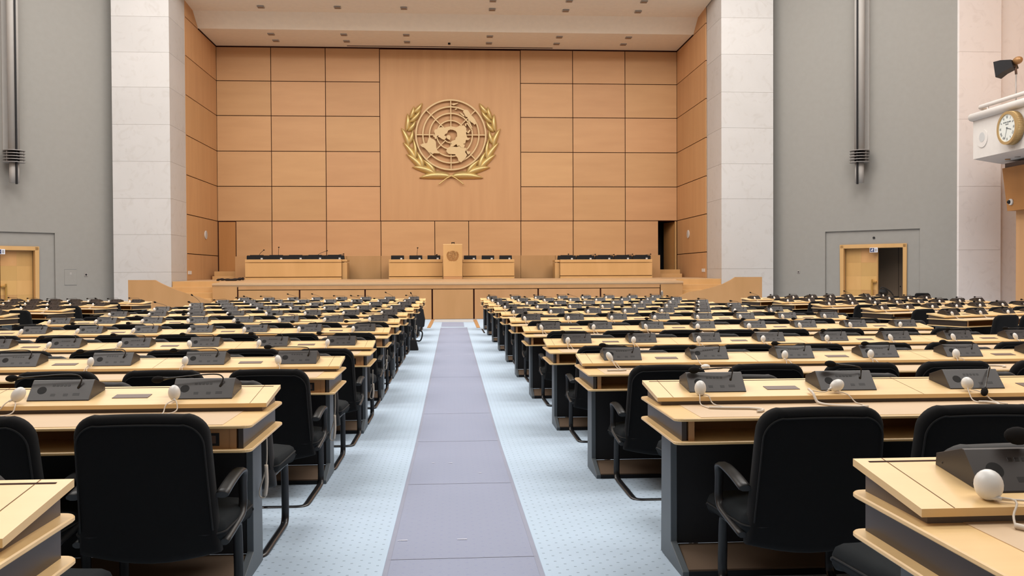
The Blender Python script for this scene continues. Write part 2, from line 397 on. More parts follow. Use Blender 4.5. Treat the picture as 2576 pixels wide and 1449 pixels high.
# back wall: dark backing with framed panels
YW = 36.25
XL, XR = -9.035, 8.99
ZR = [10.27, 8.96, 7.62, 6.25, 4.89, 3.542, 2.195]
G = 0.014
def panel(mb, x0, x1, z0, z1, Y, mi=0, t=0.03): mb.box(x0 + G, x1 - G, Y - t, Y, z0 + G, z1 - G, mi)
b = MB(); xc = [XL, -6.96, -4.87, -2.775, 2.735, 4.81, 6.9, XR]
for i in range(7):
    for j in range(5):
        if i == 3: continue
        panel(b, xc[i], xc[i + 1], ZR[j + 1], ZR[j], YW)
panel(b, xc[3], xc[4], ZR[5], ZR[0] - 0.02, YW, 1)
xl = [-8.34, -6.965, -4.872, -2.765, -0.664, 0.666, 2.73, 4.805, 6.897, 8.228]
for i in range(9): panel(b, xl[i], xl[i + 1], 1.2, ZR[5], YW)
b.box(XL - 0.2, 8.2, YW, YW + 0.25, 0.8, 10.9, 2)
b.box(8.2, XR + 0.2, YW, YW + 0.25, ZR[5] - 0.02, 10.9, 2)
b.box(-9.0, -8.36, YW - 0.012, YW, 1.2, ZR[5] - 0.03, 3)
MT['nichewood'] = wood('niche_door_wood', (0.40, 0.185, 0.06), (0.45, 0.21, 0.07), (3, 3, 0.4), 0.5, 0.02, 0, 0.3)
struct(b.build('wall_back', ['panel', 'panelv', 'dark', 'nichewood']))
# side walls of the stage niche
YN = 32.05
for nm, X, sg in (('wall_stage_left', XL, -1), ('wall_stage_right', XR, 1)):
    b = MB()
    zz = [1.2, 2.195, 3.542, 4.89, 6.25, 7.62, 8.96, 10.27, 10.86]
    for z0, z1 in zip(zz, zz[1:]):
        b.box(X, X + sg * 0.03, YN, YW - 0.03, z0 + G, z1 - G)
    b.box(X + sg * 0.03, X + sg * 0.3, YN, YW + 0.25, 0.0, 11.2, 1)
    struct(b.build(nm, ['panelv', 'dark']))
# stage ceiling: low soffit, slope, then the higher flat part over the stage front
b = MB(); pr = [(YW + 0.2, 10.30), (33.72, 10.30), (33.05, 10.75), (32.05, 10.825), (30.3, 10.93), (30.3, 11.3), (YW + 0.2, 11.3)]
b.prism(pr, XL, XR, 'x')
b.box(XL, XR, YW - 0.06, YW - 0.03, 10.255, 10.30, 1)
for X, sg in ((XL, 1), (XR, -1)): b.box(X, X + sg * 0.02, 33.72, YW - 0.03, 10.262, 10.30, 1)
struct(b.build('ceiling_stage', ['ceiling', 'dark']))
a0, a1 = aZ(873, 115, 10.295), aZ(1390, 121, 10.295)
b = MB(); b.box(a0.x, a1.x, a0.y - 0.02, a0.y + 0.02, 10.285, 10.302)
struct(b.build('trim_3', 'dark'))
# recessed lamps in the stage ceiling
dl = [(656, 16.5, 2), (849, 18, 2), (1016, 20, 2), (1240, 1, 2), (1238, 23.5, 2), (1432, 1.5, 2), (1423, 26, 2), (1620, 3.5, 2), (1605, 29, 2),
      (682, 85, 1), (865, 86.5, 1), (1022, 87.5, 1), (1232, 91, 1), (1407, 92.5, 1), (1581, 94, 1),
      (694, 101.5, 1), (872, 103, 1), (1024, 105, 1), (1230, 108, 1), (1400, 109.5, 1), (1568, 111, 1)]
row_nm = {0: 'front row', 1: 'middle row', 2: 'rear row'}
cnt = {}
def zc(Y): return 10.30 if Y > 33.72 else 10.75 + (33.05 - Y) * 0.0702
for (px, py, k) in dl:
    z = 10.30
    for _ in range(8): p = aZ(px, py, z); z = zc(p.y) if k == 2 else 10.30
    r = 'topmost row of the picture' if py < 10 and k == 2 else 'upper row' if k == 2 else 'middle row' if py < 96 else 'row nearest the back wall'
    cnt[r] = cnt.get(r, 0) + 1
    s = 0.115
    o = empty('ceiling_spotlight', (p.x, p.y, z), (0, 0, 0), 'small square ceiling lamp, %s from the left in the %s' % (ORD[cnt[r] - 1], r), 'lamp', 'recessed lamps in the stage ceiling')
    m = MB(); m.box(-s, s, -s, s, -0.035, 0.0); m.build('housing', 'steel', o)
    m = MB(); m.box(-s * .82, s * .82, -s * .8, s * .8, -0.04, -0.030); m.build('louvre', 'doordark', o)
p = aZ(1130, 108, 10.30); m = MB(); m.cyl((p.x, p.y, 10.24), 0.05, 0.06)
tag(m.build('smoke_detector', 'black'), 'tiny dark sensor on the stage ceiling above the emblem', 'sensor')

# marble pillars
def pillar(nm, x0, x1, y0, y1, z1, joints, mk='marble'):
    b = MB(); zz = [0.0] + joints + [z1]
    for za, zb in zip(zz, zz[1:]): b.box(x0, x1, y0, y1, za + 0.003, zb - 0.003)
    b.box(x0 + 0.01, x1 - 0.01, y0 + 0.01, y1 - 0.01, 0, z1, 1)
    return struct(b.build(nm, [mk, 'joint']))
jz = [aY(350, y, 30.3).z for y in (685, 590, 499, 406, 313, 219, 131, 41)]
pillar('pillar_left', -10.85, -9.04, 30.3, 32.1, CEIL, jz)
jz = [aY(1880, y, 30.3).z for y in (676, 500, 412, 322, 232, 137, 45)]
pillar('pillar_right', 9.03, 10.80, 30.3, 32.1, CEIL, jz)
# grey splayed walls with a shallow recess round each door
c45 = math.sqrt(0.5)
WR = (10.80, 30.9, c45, -c45); WL = (-10.85, 30.9, -c45, -c45)
def wall_frame(side):
    X0, Y0, dx, dy = WR if side == 'right' else WL
    # local x runs along the wall towards the camera, local y points into the wall
    ny = Vector((c45, c45, 0)) if side == 'right' else Vector((-c45, c45, 0))
    Mx = Matrix(((dx, ny.x, 0, X0), (dy, ny.y, 0, Y0), (0, 0, 1, 0), (0, 0, 0, 1)))
    return Mx
def on_wall(side, px, py):
    t, p = aW(px, py, *(WR if side == 'right' else WL)); return t, p.z
def place(o, side): o.matrix_world = wall_frame(side); return o
WLEN = 6.15
for side in ('right', 'left'):
    if side == 'right':
        n0, zt = on_wall(side, 2076, 583.5); n1 = on_wall(side, 2314, 574)[0]; d0, dz = on_wall(side, 2113, 618); d1 = on_wall(side, 2280, 612)[0]; zt = 2.785; dz = 2.33
    else:
        n0, zt = on_wall(side, 138, 586); d0, dz = on_wall(side, 98, 621); n1 = n0 + 2.97; d1 = d0 + 2.09; zt = 2.785; dz = 2.345
    b = MB(); T = 0.35; rc = 0.06
    b.box(-0.3, n0, 0, T, 0, CEIL); b.box(n1, 6.08, 0, T, 0, CEIL); b.box(n0, n1, 0, T, zt, CEIL)
    b.box(n0, d0, rc, T, 0, zt); b.box(d1, n1, rc, T, 0, zt); b.box(d0, d1, rc, T, dz, zt)
    place(struct(b.build('wall_' + side, 'greywall')), side)
    # door frame and leaf
    dr = empty('door_1' if side == 'right' else 'door_2', (0, 0, 0)); dr['kind'] = 'structure'; place(dr, side)
    fr = MB(); w = 0.115; e = 0.05
    fr.box(d0, d0 + w, rc - e, rc + 0.12, 0, dz); fr.box(d1 - w, d1, rc - e, rc + 0.12, 0, dz); fr.box(d0, d1, rc - e, rc + 0.12, dz - w, dz)
    fr.build('door_frame', 'podium', dr, 0.012)
    lf = MB(); x0 = d0 + w; x1 = d1 - w
    mid = on_wall(side, 2201, 660)[0] if side == 'right' else d0 + 1.045
    leaf = lambda a, c, yy: [lf.box(a + (c - a) * i / 2 + .0006, a + (c - a) * (i + 1) / 2 - .0006, yy, yy + 0.05, zz + .0006, min(zz + 0.44, dz - w) - .0006) for i in range(2) for zz in [0.0 + 0.44 * k for k in range(6)] if zz < dz - w]
    leaf(x0, mid - 0.01, rc + 0.14)
    if side == 'left': leaf(mid + 0.01, x1, rc + 0.14)
    lf.build('door_leaf', 'doorwood', dr)
    hd = MB(); hx = mid - 0.16; hd.box(hx, hx + 0.05, rc + 0.05, rc + 0.08, 0.35, 1.22); hd.box(hx + .01, hx + .16, rc + 0.05, rc + 0.14, 1.12, 1.16)
    hd.build('door_handle', 'brass', dr)
    bk = MB()
    if side == 'right':
        bk.box(mid - 0.01, mid + 0.03, rc + 0.12, rc + 0.19, 0, dz - w, 1)
        bk.box(d0 - .3, mid - .012, rc + .195, rc + .24, 0, 3.0); bk.box(mid - 3.5, d1 + 0.6, 1.35, 1.4, 0, 3.0); bk.box(d1 - 0.02, d1 + 0.05, T, 1.4, 0, 3.0, 2); bk.box(mid - 3.5, d1 + .6, T, 1.4, 2.9, 3.0)
        bk.box(mid + .28, mid + .285, 1.33, 1.36, 0, 2.9, 2); bk.cyl((mid + .34, 1.34, .98), .02, .02, 'y', mi=2)
        bk.build('corridor', ['doordark', 'doorwood', 'modesty'], dr)
    else:
        bk.box(d0, d1, rc + 0.2, rc + 0.25, 0, dz); bk.build('door_backing', 'modesty', dr)
    # running-man exit sign over the door
    t, z = on_wall(side, 2198, 629) if side == 'right' else on_wall(side, 1, 633)
    sg = empty('exit_sign', (0, 0, 0), (0, 0, 0), 'small blue and white running man exit sign over the %s doorway' % ('half open right' if side == 'right' else 'closed left'), 'sign', 'exit signs over the doors')
    place(sg, side); sx, sz = 0.125, 0.075
    m = MB(); m.box(t - sx, t + sx, rc - 0.07, rc - 0.045, z - sz, z + sz); m.build('sign_board', 'signwhite', sg)
    k_ = 1 if side == 'right' else -1
    m = MB(); m.box(t + k_ * (-sx + .012), t + k_ * .02, rc - 0.073, rc - 0.069, z - sz + .012, z + sz - .012); m.build('dark_field', 'navy', sg)
    y = rc - 0.0735
    m = MB(); cx = t - k_ * 0.045
    m.cyl((cx + k_ * .012, y - .002, z + .038), 0.012, 0.003, 'y', 10)
    for pl in (((-.012, .022), (.018, .026), (.008, -.008), (-.016, -.010)), ((.012, .024), (.04, .008), (.034, 0), (.008, .012)), ((-.014, .018), (-.04, -.004), (-.03, -.008), (-.006, .008)),
               ((-.004, -.006), (.022, -.022), (.018, -.05), (.006, -.05), (.008, -.026), (-.014, -.012)), ((-.016, -.006), (-.046, -.04), (-.036, -.046), (-.002, -.012))):
        m.prism([(cx + k_ * a, z + c) for a, c in pl], y - .002, y + .001, 'y')
    m.build('running_figure', 'signwhite', sg)
    m = MB()
    for q in range(4): m.box(t + k_ * (.045 + .015 * q), t + k_ * (.055 + .015 * q), y - .002, y + .004, z - .05, z + .05)
    m.build('door_symbol', 'steel', sg)
# small things on the grey walls
t, z = on_wall('right', 2197, 598); m = MB(); m.cyl((t, .03, z), 0.035, 0.03, 'y'); place(tag(m.build('door_sensor', 'modesty'), 'small round dark sensor above the right doorway', 'sensor'), 'right')
t, z = on_wall('right', 2009, 684); m = MB(); m.box(t - .04, t + .04, -.02, 0, z - .04, z + .04); m.box(t - .02, t + .02, -.024, -.02, z - .02, z + .02, 1); place(tag(m.build('wall_switch', ['steel', 'modesty']), 'small square switch on grey wall beside the right marble pillar', 'switch'), 'right')
t, z = on_wall('left', 216, 691); m = MB(); m.box(t - .05, t + .05, -.02, 0, z - .05, z + .05); m.box(t - .028, t + .028, -.024, -.02, z - .028, z + .028, 1); place(tag(m.build('wall_switch', ['steel', 'modesty']), 'small square switch on grey wall left of the left marble pillar', 'switch'), 'left')
t0, z0 = on_wall('left', 193, 717); t1, z1 = on_wall('left', 162, 678)
o = place(empty('wall_cabinet', (0, 0, 0), (0, 0, 0), 'flush grey hose cabinet door in the left grey wall', 'cabinet'), 'left')
m = MB(); m.box(t0, t1, -.012, 0, z0, z1); m.build('cabinet_door', 'greywall', o, 0.003)
m = MB(); m.box(t0, t1, -.002, .001, z0 - .008, z1 + .008); m.build('cabinet_gap', 'slate', o)
m = MB(); m.cyl((t0 + .08, -.022, (z0 + z1) / 2 - .1), .012, .02, 'y'); m.build('latch', 'steel', o)
m = MB(); m.box((t0 + t1) / 2 - .03, (t0 + t1) / 2 + .03, -.014, -.011, z1 - .16, z1 - .09); m.build('notice', 'steel', o)

# tall wall lamps: half-round shade with dark fin and rings
for side, px in (('right', 2172), ('left', 25)):
    t, zb = on_wall(side, px, 466); zr = on_wall(side, px, 382)[1]; zr2 = on_wall(side, px, 411)[1]
    o = place(empty('wall_lamp', (0, 0, 0), (0, 0, 0), 'tall grey tubular wall lamp with dark fin and rings above the %s door' % side, 'wall lamp', 'tall wall lamps'), side)
    R1 = 0.20; yc = -0.34
    m = MB(); m.cyl((t, yc, zr), 0.155, 12.6 - zr, 'z', 28); m.build('tube_shade', 'lampgrey', o)
    m = MB(); m.box(t - .035, t + .035, yc + 0.1, .01, zr2, 12.6); m.box(t - .2, t + .2, -.05, .005, zr + .0, 12.6); m.build('back_channel', 'lampgrey', o)
    m = MB(); m.cyl((t, yc, zr2), .15, zr - zr2, 'z', 24); m.build('lamp_core', 'modesty', o)
    m = MB(); m.cyl((t, yc, zb + .05), .135, zr2 - zb - .05, 'z', 24); m.build('lower_tube', 'lampgrey', o)
    fv = Vector((-0.55 if side == 'right' else -0.55, -1, 0))
    m = MB(); m.box(t - .02, t + .02, yc - .215, yc - .13, zb, 12.6); m.build('fin', 'black', o)
    for k in range(5):
        zz = zr2 + (zr - zr2) * k / 4
        m = MB(); m.cyl((t, yc, zz - .008), .30, .016, 'z', 32); m.build('ring', 'steel', o)
    m = MB()
    for a in (-.24, .24): m.cyl((t + a, yc - .1, zr2), .008, zr - zr2, 'z', 6)
    m.build('ring_rods', 'steel', o)

# second pair of pillars and the side walls beyond the grey ones
pillar('pillar_right_near', 15.10, 16.40, 26.5, 27.9, CEIL, [2.1, 4.0, 6.0, 8.0, 10.0], 'marble_rose_brightened')
pillar('pillar_left_near', -16.40, -15.15, 26.5, 27.9, CEIL, [2.1, 4.0, 6.0, 8.0, 10.0], 'marble_rose_brightened')
b = MB(); b.box(16.42, 17.9, 26.6, 27.0, 0, CEIL); struct(b.build('wall_right_return', 'marble_rose_brightened'))
b = MB(); b.box(17.2, 17.5, -4.2, 26.6, 0, CEIL); struct(b.build('wall_right_side', 'panelv'))
b = MB(); b.box(-17.5, -17.2, -4.2, 27.2, 0, CEIL); struct(b.build('wall_left_side', 'panelv'))
b = MB(); b.box(-17.5, 17.5, -4.4, -4.2, 0, CEIL); struct(b.build('wall_rear', 'greywall'))
b = MB(); b.box(-18, 18, -4.4, 32.2, CEIL, CEIL + .3); b.box(XL, XR, 30.3, 30.6, 10.93, CEIL); struct(b.build('ceiling', 'hallceil'))
# wooden column facing of the side wall under the balcony
XP = 15.2
p0 = aX(2556, 532, XP + .25); b = MB(); b.box(XP + .25, 17.2, 10.0, p0.y, 0, 3.9); struct(b.build('wall_right_panelling', 'panelv'))
pa, pb = aX(2521, 424, XP), aX(2534, 531, XP)
o = empty('wood_bulkhead', (0, 0, 0), (0, 0, 0), 'amber wooden bulkhead box under the white balcony at the right edge', 'bulkhead')
m = MB(); m.prism([(12.0, pa.z), (pa.y, pa.z), (pb.y, pb.z), (12.0, pb.z)], XP, 17.1, 'x'); m.build('bulkhead_box', 'nichewood', o)
m = MB(); m.prism([(12.0, pa.z), (12.0, pa.z + .13), (pa.y - .05, pa.z + .13), (pa.y - .05, pa.z)], XP + .05, 17.1, 'x'); m.build('vent_strip', 'plate', o)
q = aX(2545, 508, XP)
o = empty('dome_camera', (XP, q.y, q.z), (0, 0, 0), 'small white dome camera on the wooden bulkhead under the balcony', 'camera')
m = MB(); m.cyl((-.05, 0, 0), .085, .05, 'x'); m.build('mount', 'white_paint', o)
m = MB(); m.ell((-.05, .03, 0), (.06, .055, .055)); m.build('dome', 'black', o)

# white balcony box at the right edge, clock, rail, spotlight
XB = 14.1
f0 = aX(2448, 401, XB); ztop = aX(2448, 305, XB).z; zbot = f0.z; yfar = f0.y
bal = struct(empty('wall_balcony', (0, 0, 0)))
b = MB(); b.prism([(XB, 12.0), (XB, yfar), (XB + 1.5, yfar + 1.08), (17.3, yfar + 1.08), (17.3, 12.0)], zbot, ztop, 'z'); b.build('balcony_front', 'white_paint', bal)
zrl = aX(2445, 297, XB).z
b = MB(); b.tube([(XB - .03, 12.0, zrl), (XB - .03, yfar + .02, zrl), (XB + 1.5, yfar + 1.1, zrl)], .105, 12); b.build('balcony_coping', 'white_paint', bal)
zr = aX(2461, 271, XB + .12).z; yr = aX(2461, 271, XB + .12).y
b = MB(); b.tube([(XB + .12, 12.0, zr), (XB + .12, yr - .1, zr), (XB + .18, yr, zr - .0), (XB + .5, yr + .28, zr), (XB + 1.5, yr + .9, zr)], .055, 10)
for yy in (yr - .45, yr - 2.6, yr - 5): b.tube([(XB + .12, yy, zrl), (XB + .12, yy, zr)], .022, 6)
b.build('balcony_rail', 'white_paint', bal)
pc = aX(2472, 348, XB)
o = empty('wall_speaker', (XB, pc.y, pc.z), (0, 0, 0), 'round white loudspeaker cover on the balcony front beside the clock', 'loudspeaker')
m = MB(); m.cyl((-.02, 0, 0), .24, .02, 'x', 28); m.build('cover', 'white_paint', o)
m = MB(); m.cyl((-.024, 0, .03), .13, .006, 'x', 24); m.build('speaker_mesh', 'mat', o)
pt = aX(2545, 279, XB).z; pb = aX(2545, 365, XB).z; pc = aX(2542, 322, XB - .12); RC = (pt - pb) / 2 * 1.0
clk = empty('wall_clock', (XB, pc.y, pc.z), (0, 0, 0), 'round wall clock with fluted gold rim on the white balcony front', 'clock')
def ring(mb, x0, x1, r0, r1, n=64, mi=0):
    vs = []
    for (x, r) in ((x0, r0), (x0, r1), (x1, r1), (x1, r0)):
        for k in range(n):
            q = 2 * math.pi * k / n; vs.append((x, r * math.cos(q), r * math.sin(q)))
    fs = [(i * n + k, i * n + (k + 1) % n, ((i + 1) % 4) * n + (k + 1) % n, ((i + 1) % 4) * n + k) for i in range(4) for k in range(n)]
    mb.add(vs, fs, mi)
m = MB(); ring(m, -.23, -.20, RC * .80, RC * .96); ring(m, -.20, -.02, RC * .86, RC * .95); m.build('bezel', 'clockgold', clk)
m = MB()
for k in range(96):
    q = 2 * math.pi * k / 96; a, c = math.cos(q), math.sin(q); m.tube([(-.175, RC * .955 * a, RC * .955 * c), (-.03, RC * .965 * a, RC * .965 * c)], RC * .02, 6)
m.build('fluting', 'clockgold', clk)
m = MB(); m.cyl((-.21, 0, 0), RC * .81, .05, 'x', 48); m.build('dial', 'face', clk)
# numerals lie on the dial plane: local -y of the clock is to the viewer's right
def dialq(mb, u, v, du, dv, ang, x=-.213):
    ca, sa = math.cos(ang), math.sin(ang); pts = []
    for a, c in ((-du, -dv), (du, -dv), (du, dv), (-du, dv)):
        uu = u + a * ca + c * sa; vv = v - a * sa + c * ca; pts.append((x, -uu, vv))
    mb.quad(*pts)
def stroke(mb, u0, v0, u1, v1, w, x=-.2135):
    d = math.hypot(u1 - u0, v1 - v0); nx, ny = -(v1 - v0) / d * w, (u1 - u0) / d * w
    mb.quad((x, -(u0 + nx), v0 + ny), (x, -(u0 - nx), v0 - ny), (x, -(u1 - nx), v1 - ny), (x, -(u1 + nx), v1 + ny))
NUM = {1: 'I', 2: 'II', 3: 'III', 4: 'IIII', 5: 'V', 6: 'VI', 7: 'VII', 8: 'VIII', 9: 'IX', 10: 'X', 11: 'XI', 12: 'XII'}
for h, s in NUM.items():
    m = MB(); th = math.radians(30 * h); er = Vector((math.sin(th), math.cos(th))); et = Vector((math.cos(th), -math.sin(th)))
    wid = {'I': .05, 'V': .085, 'X': .085}; tot = sum(wid[c] for c in s); xx = -tot / 2; hh = .075
    def L(u0, v0, u1, v1, w=.011):
        a = er * (.64 * RC + v0 * RC) + et * (u0 * RC); c = er * (.64 * RC + v1 * RC) + et * (u1 * RC); stroke(m, a.x, a.y, c.x, c.y, w * RC)
    for ch in s:
        c = xx + wid[ch] / 2; k = wid[ch] / 2 * .8
        if ch == 'I': L(c, -hh, c, hh)
        elif ch == 'V': L(c - k, hh, c, -hh); L(c, -hh, c + k, hh, .007)
        else: L(c - k, hh, c + k, -hh); L(c - k, -hh, c + k, hh, .007)
        xx += wid[ch]
    m.build('numeral', 'slate', clk)
def hand(name, ang, ln, w):
    th = math.radians(ang); m = MB(); e = Vector((math.sin(th), math.cos(th)))
    stroke(m, -e.x * .06 * RC, -e.y * .06 * RC, e.x * ln * RC, e.y * ln * RC, w * RC, -.219); m.build(name, 'slate', clk)
hand('hour_hand', 107, .44, .02); hand('minute_hand', 198, .66, .014)
m = MB(); m.cyl((-.224, 0, 0), .05 * RC, .014, 'x', 16); m.build('hub', 'slate', clk)
def text_mesh(name, body, size, mat, parent, Mx):
    cu = bpy.data.curves.new(name, 'FONT'); cu.body = body; cu.size = size; cu.align_x = 'CENTER'; cu.extrude = 0.0015
    t = bpy.data.objects.new(name, cu); col.objects.link(t)
    bpy.context.view_layer.update()
    me = bpy.data.meshes.new_from_object(t.evaluated_get(bpy.context.evaluated_depsgraph_get()))
    bpy.data.objects.remove(t); me.transform(Mx); me.materials.clear(); me.materials.append(MT[mat]); return link(name, me, parent)
TX = Matrix(((0, 0, -1, -.2145), (-1, 0, 0, 0), (0, 1, 0, 0), (0, 0, 0, 1)))
text_mesh('maker_lettering', 'PATEK PHILIPPE', RC * .105, 'slate', clk, Matrix.Translation((0, 0, RC * .30)) @ TX)
text_mesh('city_lettering', 'GENEVE', RC * .08, 'slate', clk, Matrix.Translation((0, 0, RC * .19)) @ TX)
# theatre spotlight on a thin stand behind the rail
p = aX(2556, 243, XB + .45); q = aX(2541, 165, XB + .45)
o = empty('stage_spotlight', (p.x, p.y, ztop), (0, 0, 0), 'black theatre spotlight on a thin stand above the balcony rail', 'spotlight')
dz = q.z - ztop; dyy = q.y - p.y
m = MB(); m.tube([(0, 0, 0), (0, 0, dz - .25)], .018, 8); m.tube([(-.15, -.2, .02), (0, 0, .12), (.15, .2, .02)], .015, 6); m.build('stand', 'steel', o)
m = MB(); m.tube([(0, 0, dz - .28), (0, .02, dz - .12), (0, .08, dz + .02)], .03, 8); m.build('yoke', 'plate', o)
rt = Euler((0, 0, 0)).to_matrix()
m = MB(); m.prism([(.30, -.16), (.48, -.24), (.48, .17), (.30, .16), (.05, .09), (.02, -.10)], -.17, .17, 'x'); hd = m.build('barn_door', 'black', o); hd.location = (0, 0, dz)
hd.rotation_euler = (math.radians(-8), 0, math.radians(35))
m = MB(); m.ell((0, -.02, .06), (.10, .17, .10)); hd2 = m.build('lamp_body', 'orange', o); hd2.location = (0, -.04, dz)
m = MB(); m.cyl((0, .475, -.03), .13, .012, 'y'); hd3 = m.build('lens', 'lens', o); hd3.location = (0, 0, dz); hd3.rotation_euler = hd.rotation_euler
for k, (px, py) in enumerate(((2535, 400), (2560, 394))):
    q = aZ(px, py, zbot); m = MB(); m.cyl((q.x, q.y, zbot - .02), .07, .02, 'z')
    tag(m.build('balcony_sensor', 'engrave' if k == 0 else 'steel'), 'small %s disc under the white balcony' % ('red brown' if k == 0 else 'grey'), 'sensor')

# ------------------------------------------------------------------ stage
st = struct(empty('floor_stage', (0, 0, 0)))
def sx(px, Y=29.5): return aY(px, 712, Y).x
xl0, xl1, xr1, xr0 = sx(533), sx(597), sx(1662), sx(1719)
b = MB(); b.prism([(29.5, 1.135), (29.5, 1.19), (33.0, 1.29), (36.3, 1.29), (36.3, .9), (29.7, .9)], xl0, xr0, 'x')
b.prism([(30.4, 1.10), (30.4, 1.245), (33.0, 1.29), (36.3, 1.29), (36.3, .9)], XL + .02, XR - .02, 'x'); MT['boards'] = wood('stage_floor_boards', (0.52, 0.34, 0.19), (0.57, 0.38, 0.22), (0.4, 6, 6), 0.4, 0.02, 0, 0.4)
b.build('stage_boards', 'boards', st)
b = MB(); b.box(xl0 + .05, xr0 - .05, 29.56, 29.9, 0, 1.135)
b.build('stage_shadow_gap', 'dark', st)
b = MB()
zs = aY(1137, 727, 29.5).z; zs0 = aY(1137, 714.5, 29.5).z
b.box(xl1 + .02, xr1 - .02, 29.53, 29.6, zs + .01, zs0)
dv = [597, 753, 918, 1087, 1192, 1354, 1511, 1662]
for a, c in zip(dv, dv[1:]): b.box(sx(a) + .025, sx(c) - .025, 29.53, 29.6, 0.01, zs - .012)
for a, c in ((xl0, xl1), (xr1, xr0)): b.box(a + .01, c - .02, 29.53, 29.6, 0.01, 1.125)
b.build('stage_front_panels', 'stagewood', st)
# steps at both ends of the stage, and up to the niche doors
for nm, sg in (('left', -1), ('right', 1)):
    o = struct(empty('floor_steps_' + nm, (0, 0, 0)))
    m = MB(); x0 = xl0 if sg < 0 else xr0
    for k, (yy, zz, xo) in enumerate(((30.35, 1.255, 9.03), (30.02, 1.075, 9.02), (29.69, .895, 9.0), (29.36, .715, 9.0), (29.03, .535, 9.0), (28.70, .355, 9.0), (28.37, .18, 9.0))):
        m.box(x0, sg * xo, yy, yy + .36 if k else 32.0, 0, zz)
    m.build('step', 'podium', o, 0.006)
    m = MB(); X = sg * 8.0
    xa = [(539, 596), (534, 597)] if sg < 0 else [(1656, 1711), (1660, 1716)]
    for k, (yy, zt, hgt) in enumerate(((34.9, 689 if sg < 0 else 684, 0), (34.5, 702 if sg < 0 else 695, 0))):
        a, c = (aY(q, 690, yy).x for q in xa[k]); z = aY(xa[k][0], 683 if sg < 0 and k == 0 else 695 if sg < 0 else 678 if k == 0 else 688.5, yy).z
        m.box(a, c, yy, 36.2, 1.2, z)
    m.build('niche_step', 'podium', o, 0.006)
# curved balustrade panels beside the steps
for nm, flat, pts in (('left', (322, 390), [(390, 704.5), (403, 712), (420, 720), (445, 730), (475, 740), (500, 747), (530, 758)]), ('right', (1850, 1917), [(1850, 697), (1838, 705), (1820, 714), (1795, 722), (1765, 730), (1735, 734), (1706, 746)])):
    Y = 28.3; zt = aY(flat[0], 704.5 if nm == 'left' else 697, Y).z
    top = [aY(a, c, Y) for a, c in pts]
    far = aY(flat[0] if nm == 'left' else flat[1], 700, Y)
    poly = [(far.x, 0.0), (far.x, zt)] + [(p.x, p.z) for p in top] + [(top[-1].x, 0.0)]
    m = MB(); m.prism(poly, Y, Y + .09, 'y')
    tag(m.build('stair_balustrade', 'stagewood'), 'curved beech balustrade panel beside the %s stage steps' % nm, 'balustrade', 'balustrades at the stage steps')
# parapet wall on the stage
pa, pb = aY(591, 645, 34.2), aY(1661, 641, 34.2)
m = MB(); xs = [pa.x, aY(872, 650, 34.2).x, aY(958, 650, 34.2).x, aY(1310, 650, 34.2).x, aY(1397, 650, 34.2).x, pb.x]
for a, c in zip(xs, xs[1:]): m.box(a + .006, c - .006, 34.2, 34.5, 1.25, 2.135)
m.box(pa.x, pb.x, 34.25, 34.5, 1.25, 2.13, 1); m.box(pa.x, pb.x, 34.5, 36.1, 1.9, 2.0, 0)
struct(m.build('wall_parapet', ['stagewood', 'seam']))
# doorway at the right of the niche: dark room and an open leaf
dd = struct(empty('door_3', (0, 0, 0)))
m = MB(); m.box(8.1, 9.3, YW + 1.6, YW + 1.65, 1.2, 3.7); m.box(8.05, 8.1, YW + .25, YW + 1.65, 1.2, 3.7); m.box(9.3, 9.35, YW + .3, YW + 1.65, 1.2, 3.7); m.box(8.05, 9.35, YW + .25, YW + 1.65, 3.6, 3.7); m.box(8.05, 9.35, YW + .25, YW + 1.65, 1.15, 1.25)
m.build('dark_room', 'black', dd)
m = MB(); m.prism([(8.66, YW + .9), (8.94, YW + .02), (8.985, YW + .03), (8.71, YW + .92)], 1.3, 3.5, 'z'); m.build('door_leaf', 'nichewood', dd)
m = MB(); m.box(8.90, 8.95, YW - .06, YW + .05, 1.3, 3.52); m.build('door_edge', 'podium', dd)
m = MB(); m.box(-9.02, -8.34, YW + .25, YW + .26, 1.2, 3.6); m.build('door_backing', 'dark', dd)
# little fittings on the niche side walls
for sg, nm, X, pts, sw in ((-1, 'left', XL, (517, 591), (477, 686)), (1, 'right', XR, (1732, 589), (1770, 680))):
    p = aX(*pts, X); o = empty('wall_speaker', (X, p.y, p.z), (0, 0, 0), 'oval white loudspeaker cover on the %s side wall of the stage' % nm, 'loudspeaker', 'loudspeakers in the stage side walls')
    m = MB(); m.cyl((0, 0, 0), .155, -sg * .03, 'x', 28); m.build('rim', 'white_paint', o)
    m = MB(); m.cyl((-sg * .028, 0, 0), .13, -sg * .006, 'x', 28); m.build('cover', 'mat', o)
    p = aX(*sw, X); o = empty('wall_socket', (X, p.y, p.z), (0, 0, 0), 'double white socket low on the %s side wall of the stage' % nm, 'socket', 'sockets beside the stage')
    for a in (-.1, .1):
        m = MB(); m.box(-sg * .02, 0, a - .09, a + .09, -.06, .06); m.build('socket_plate', 'white_paint', o, .005)

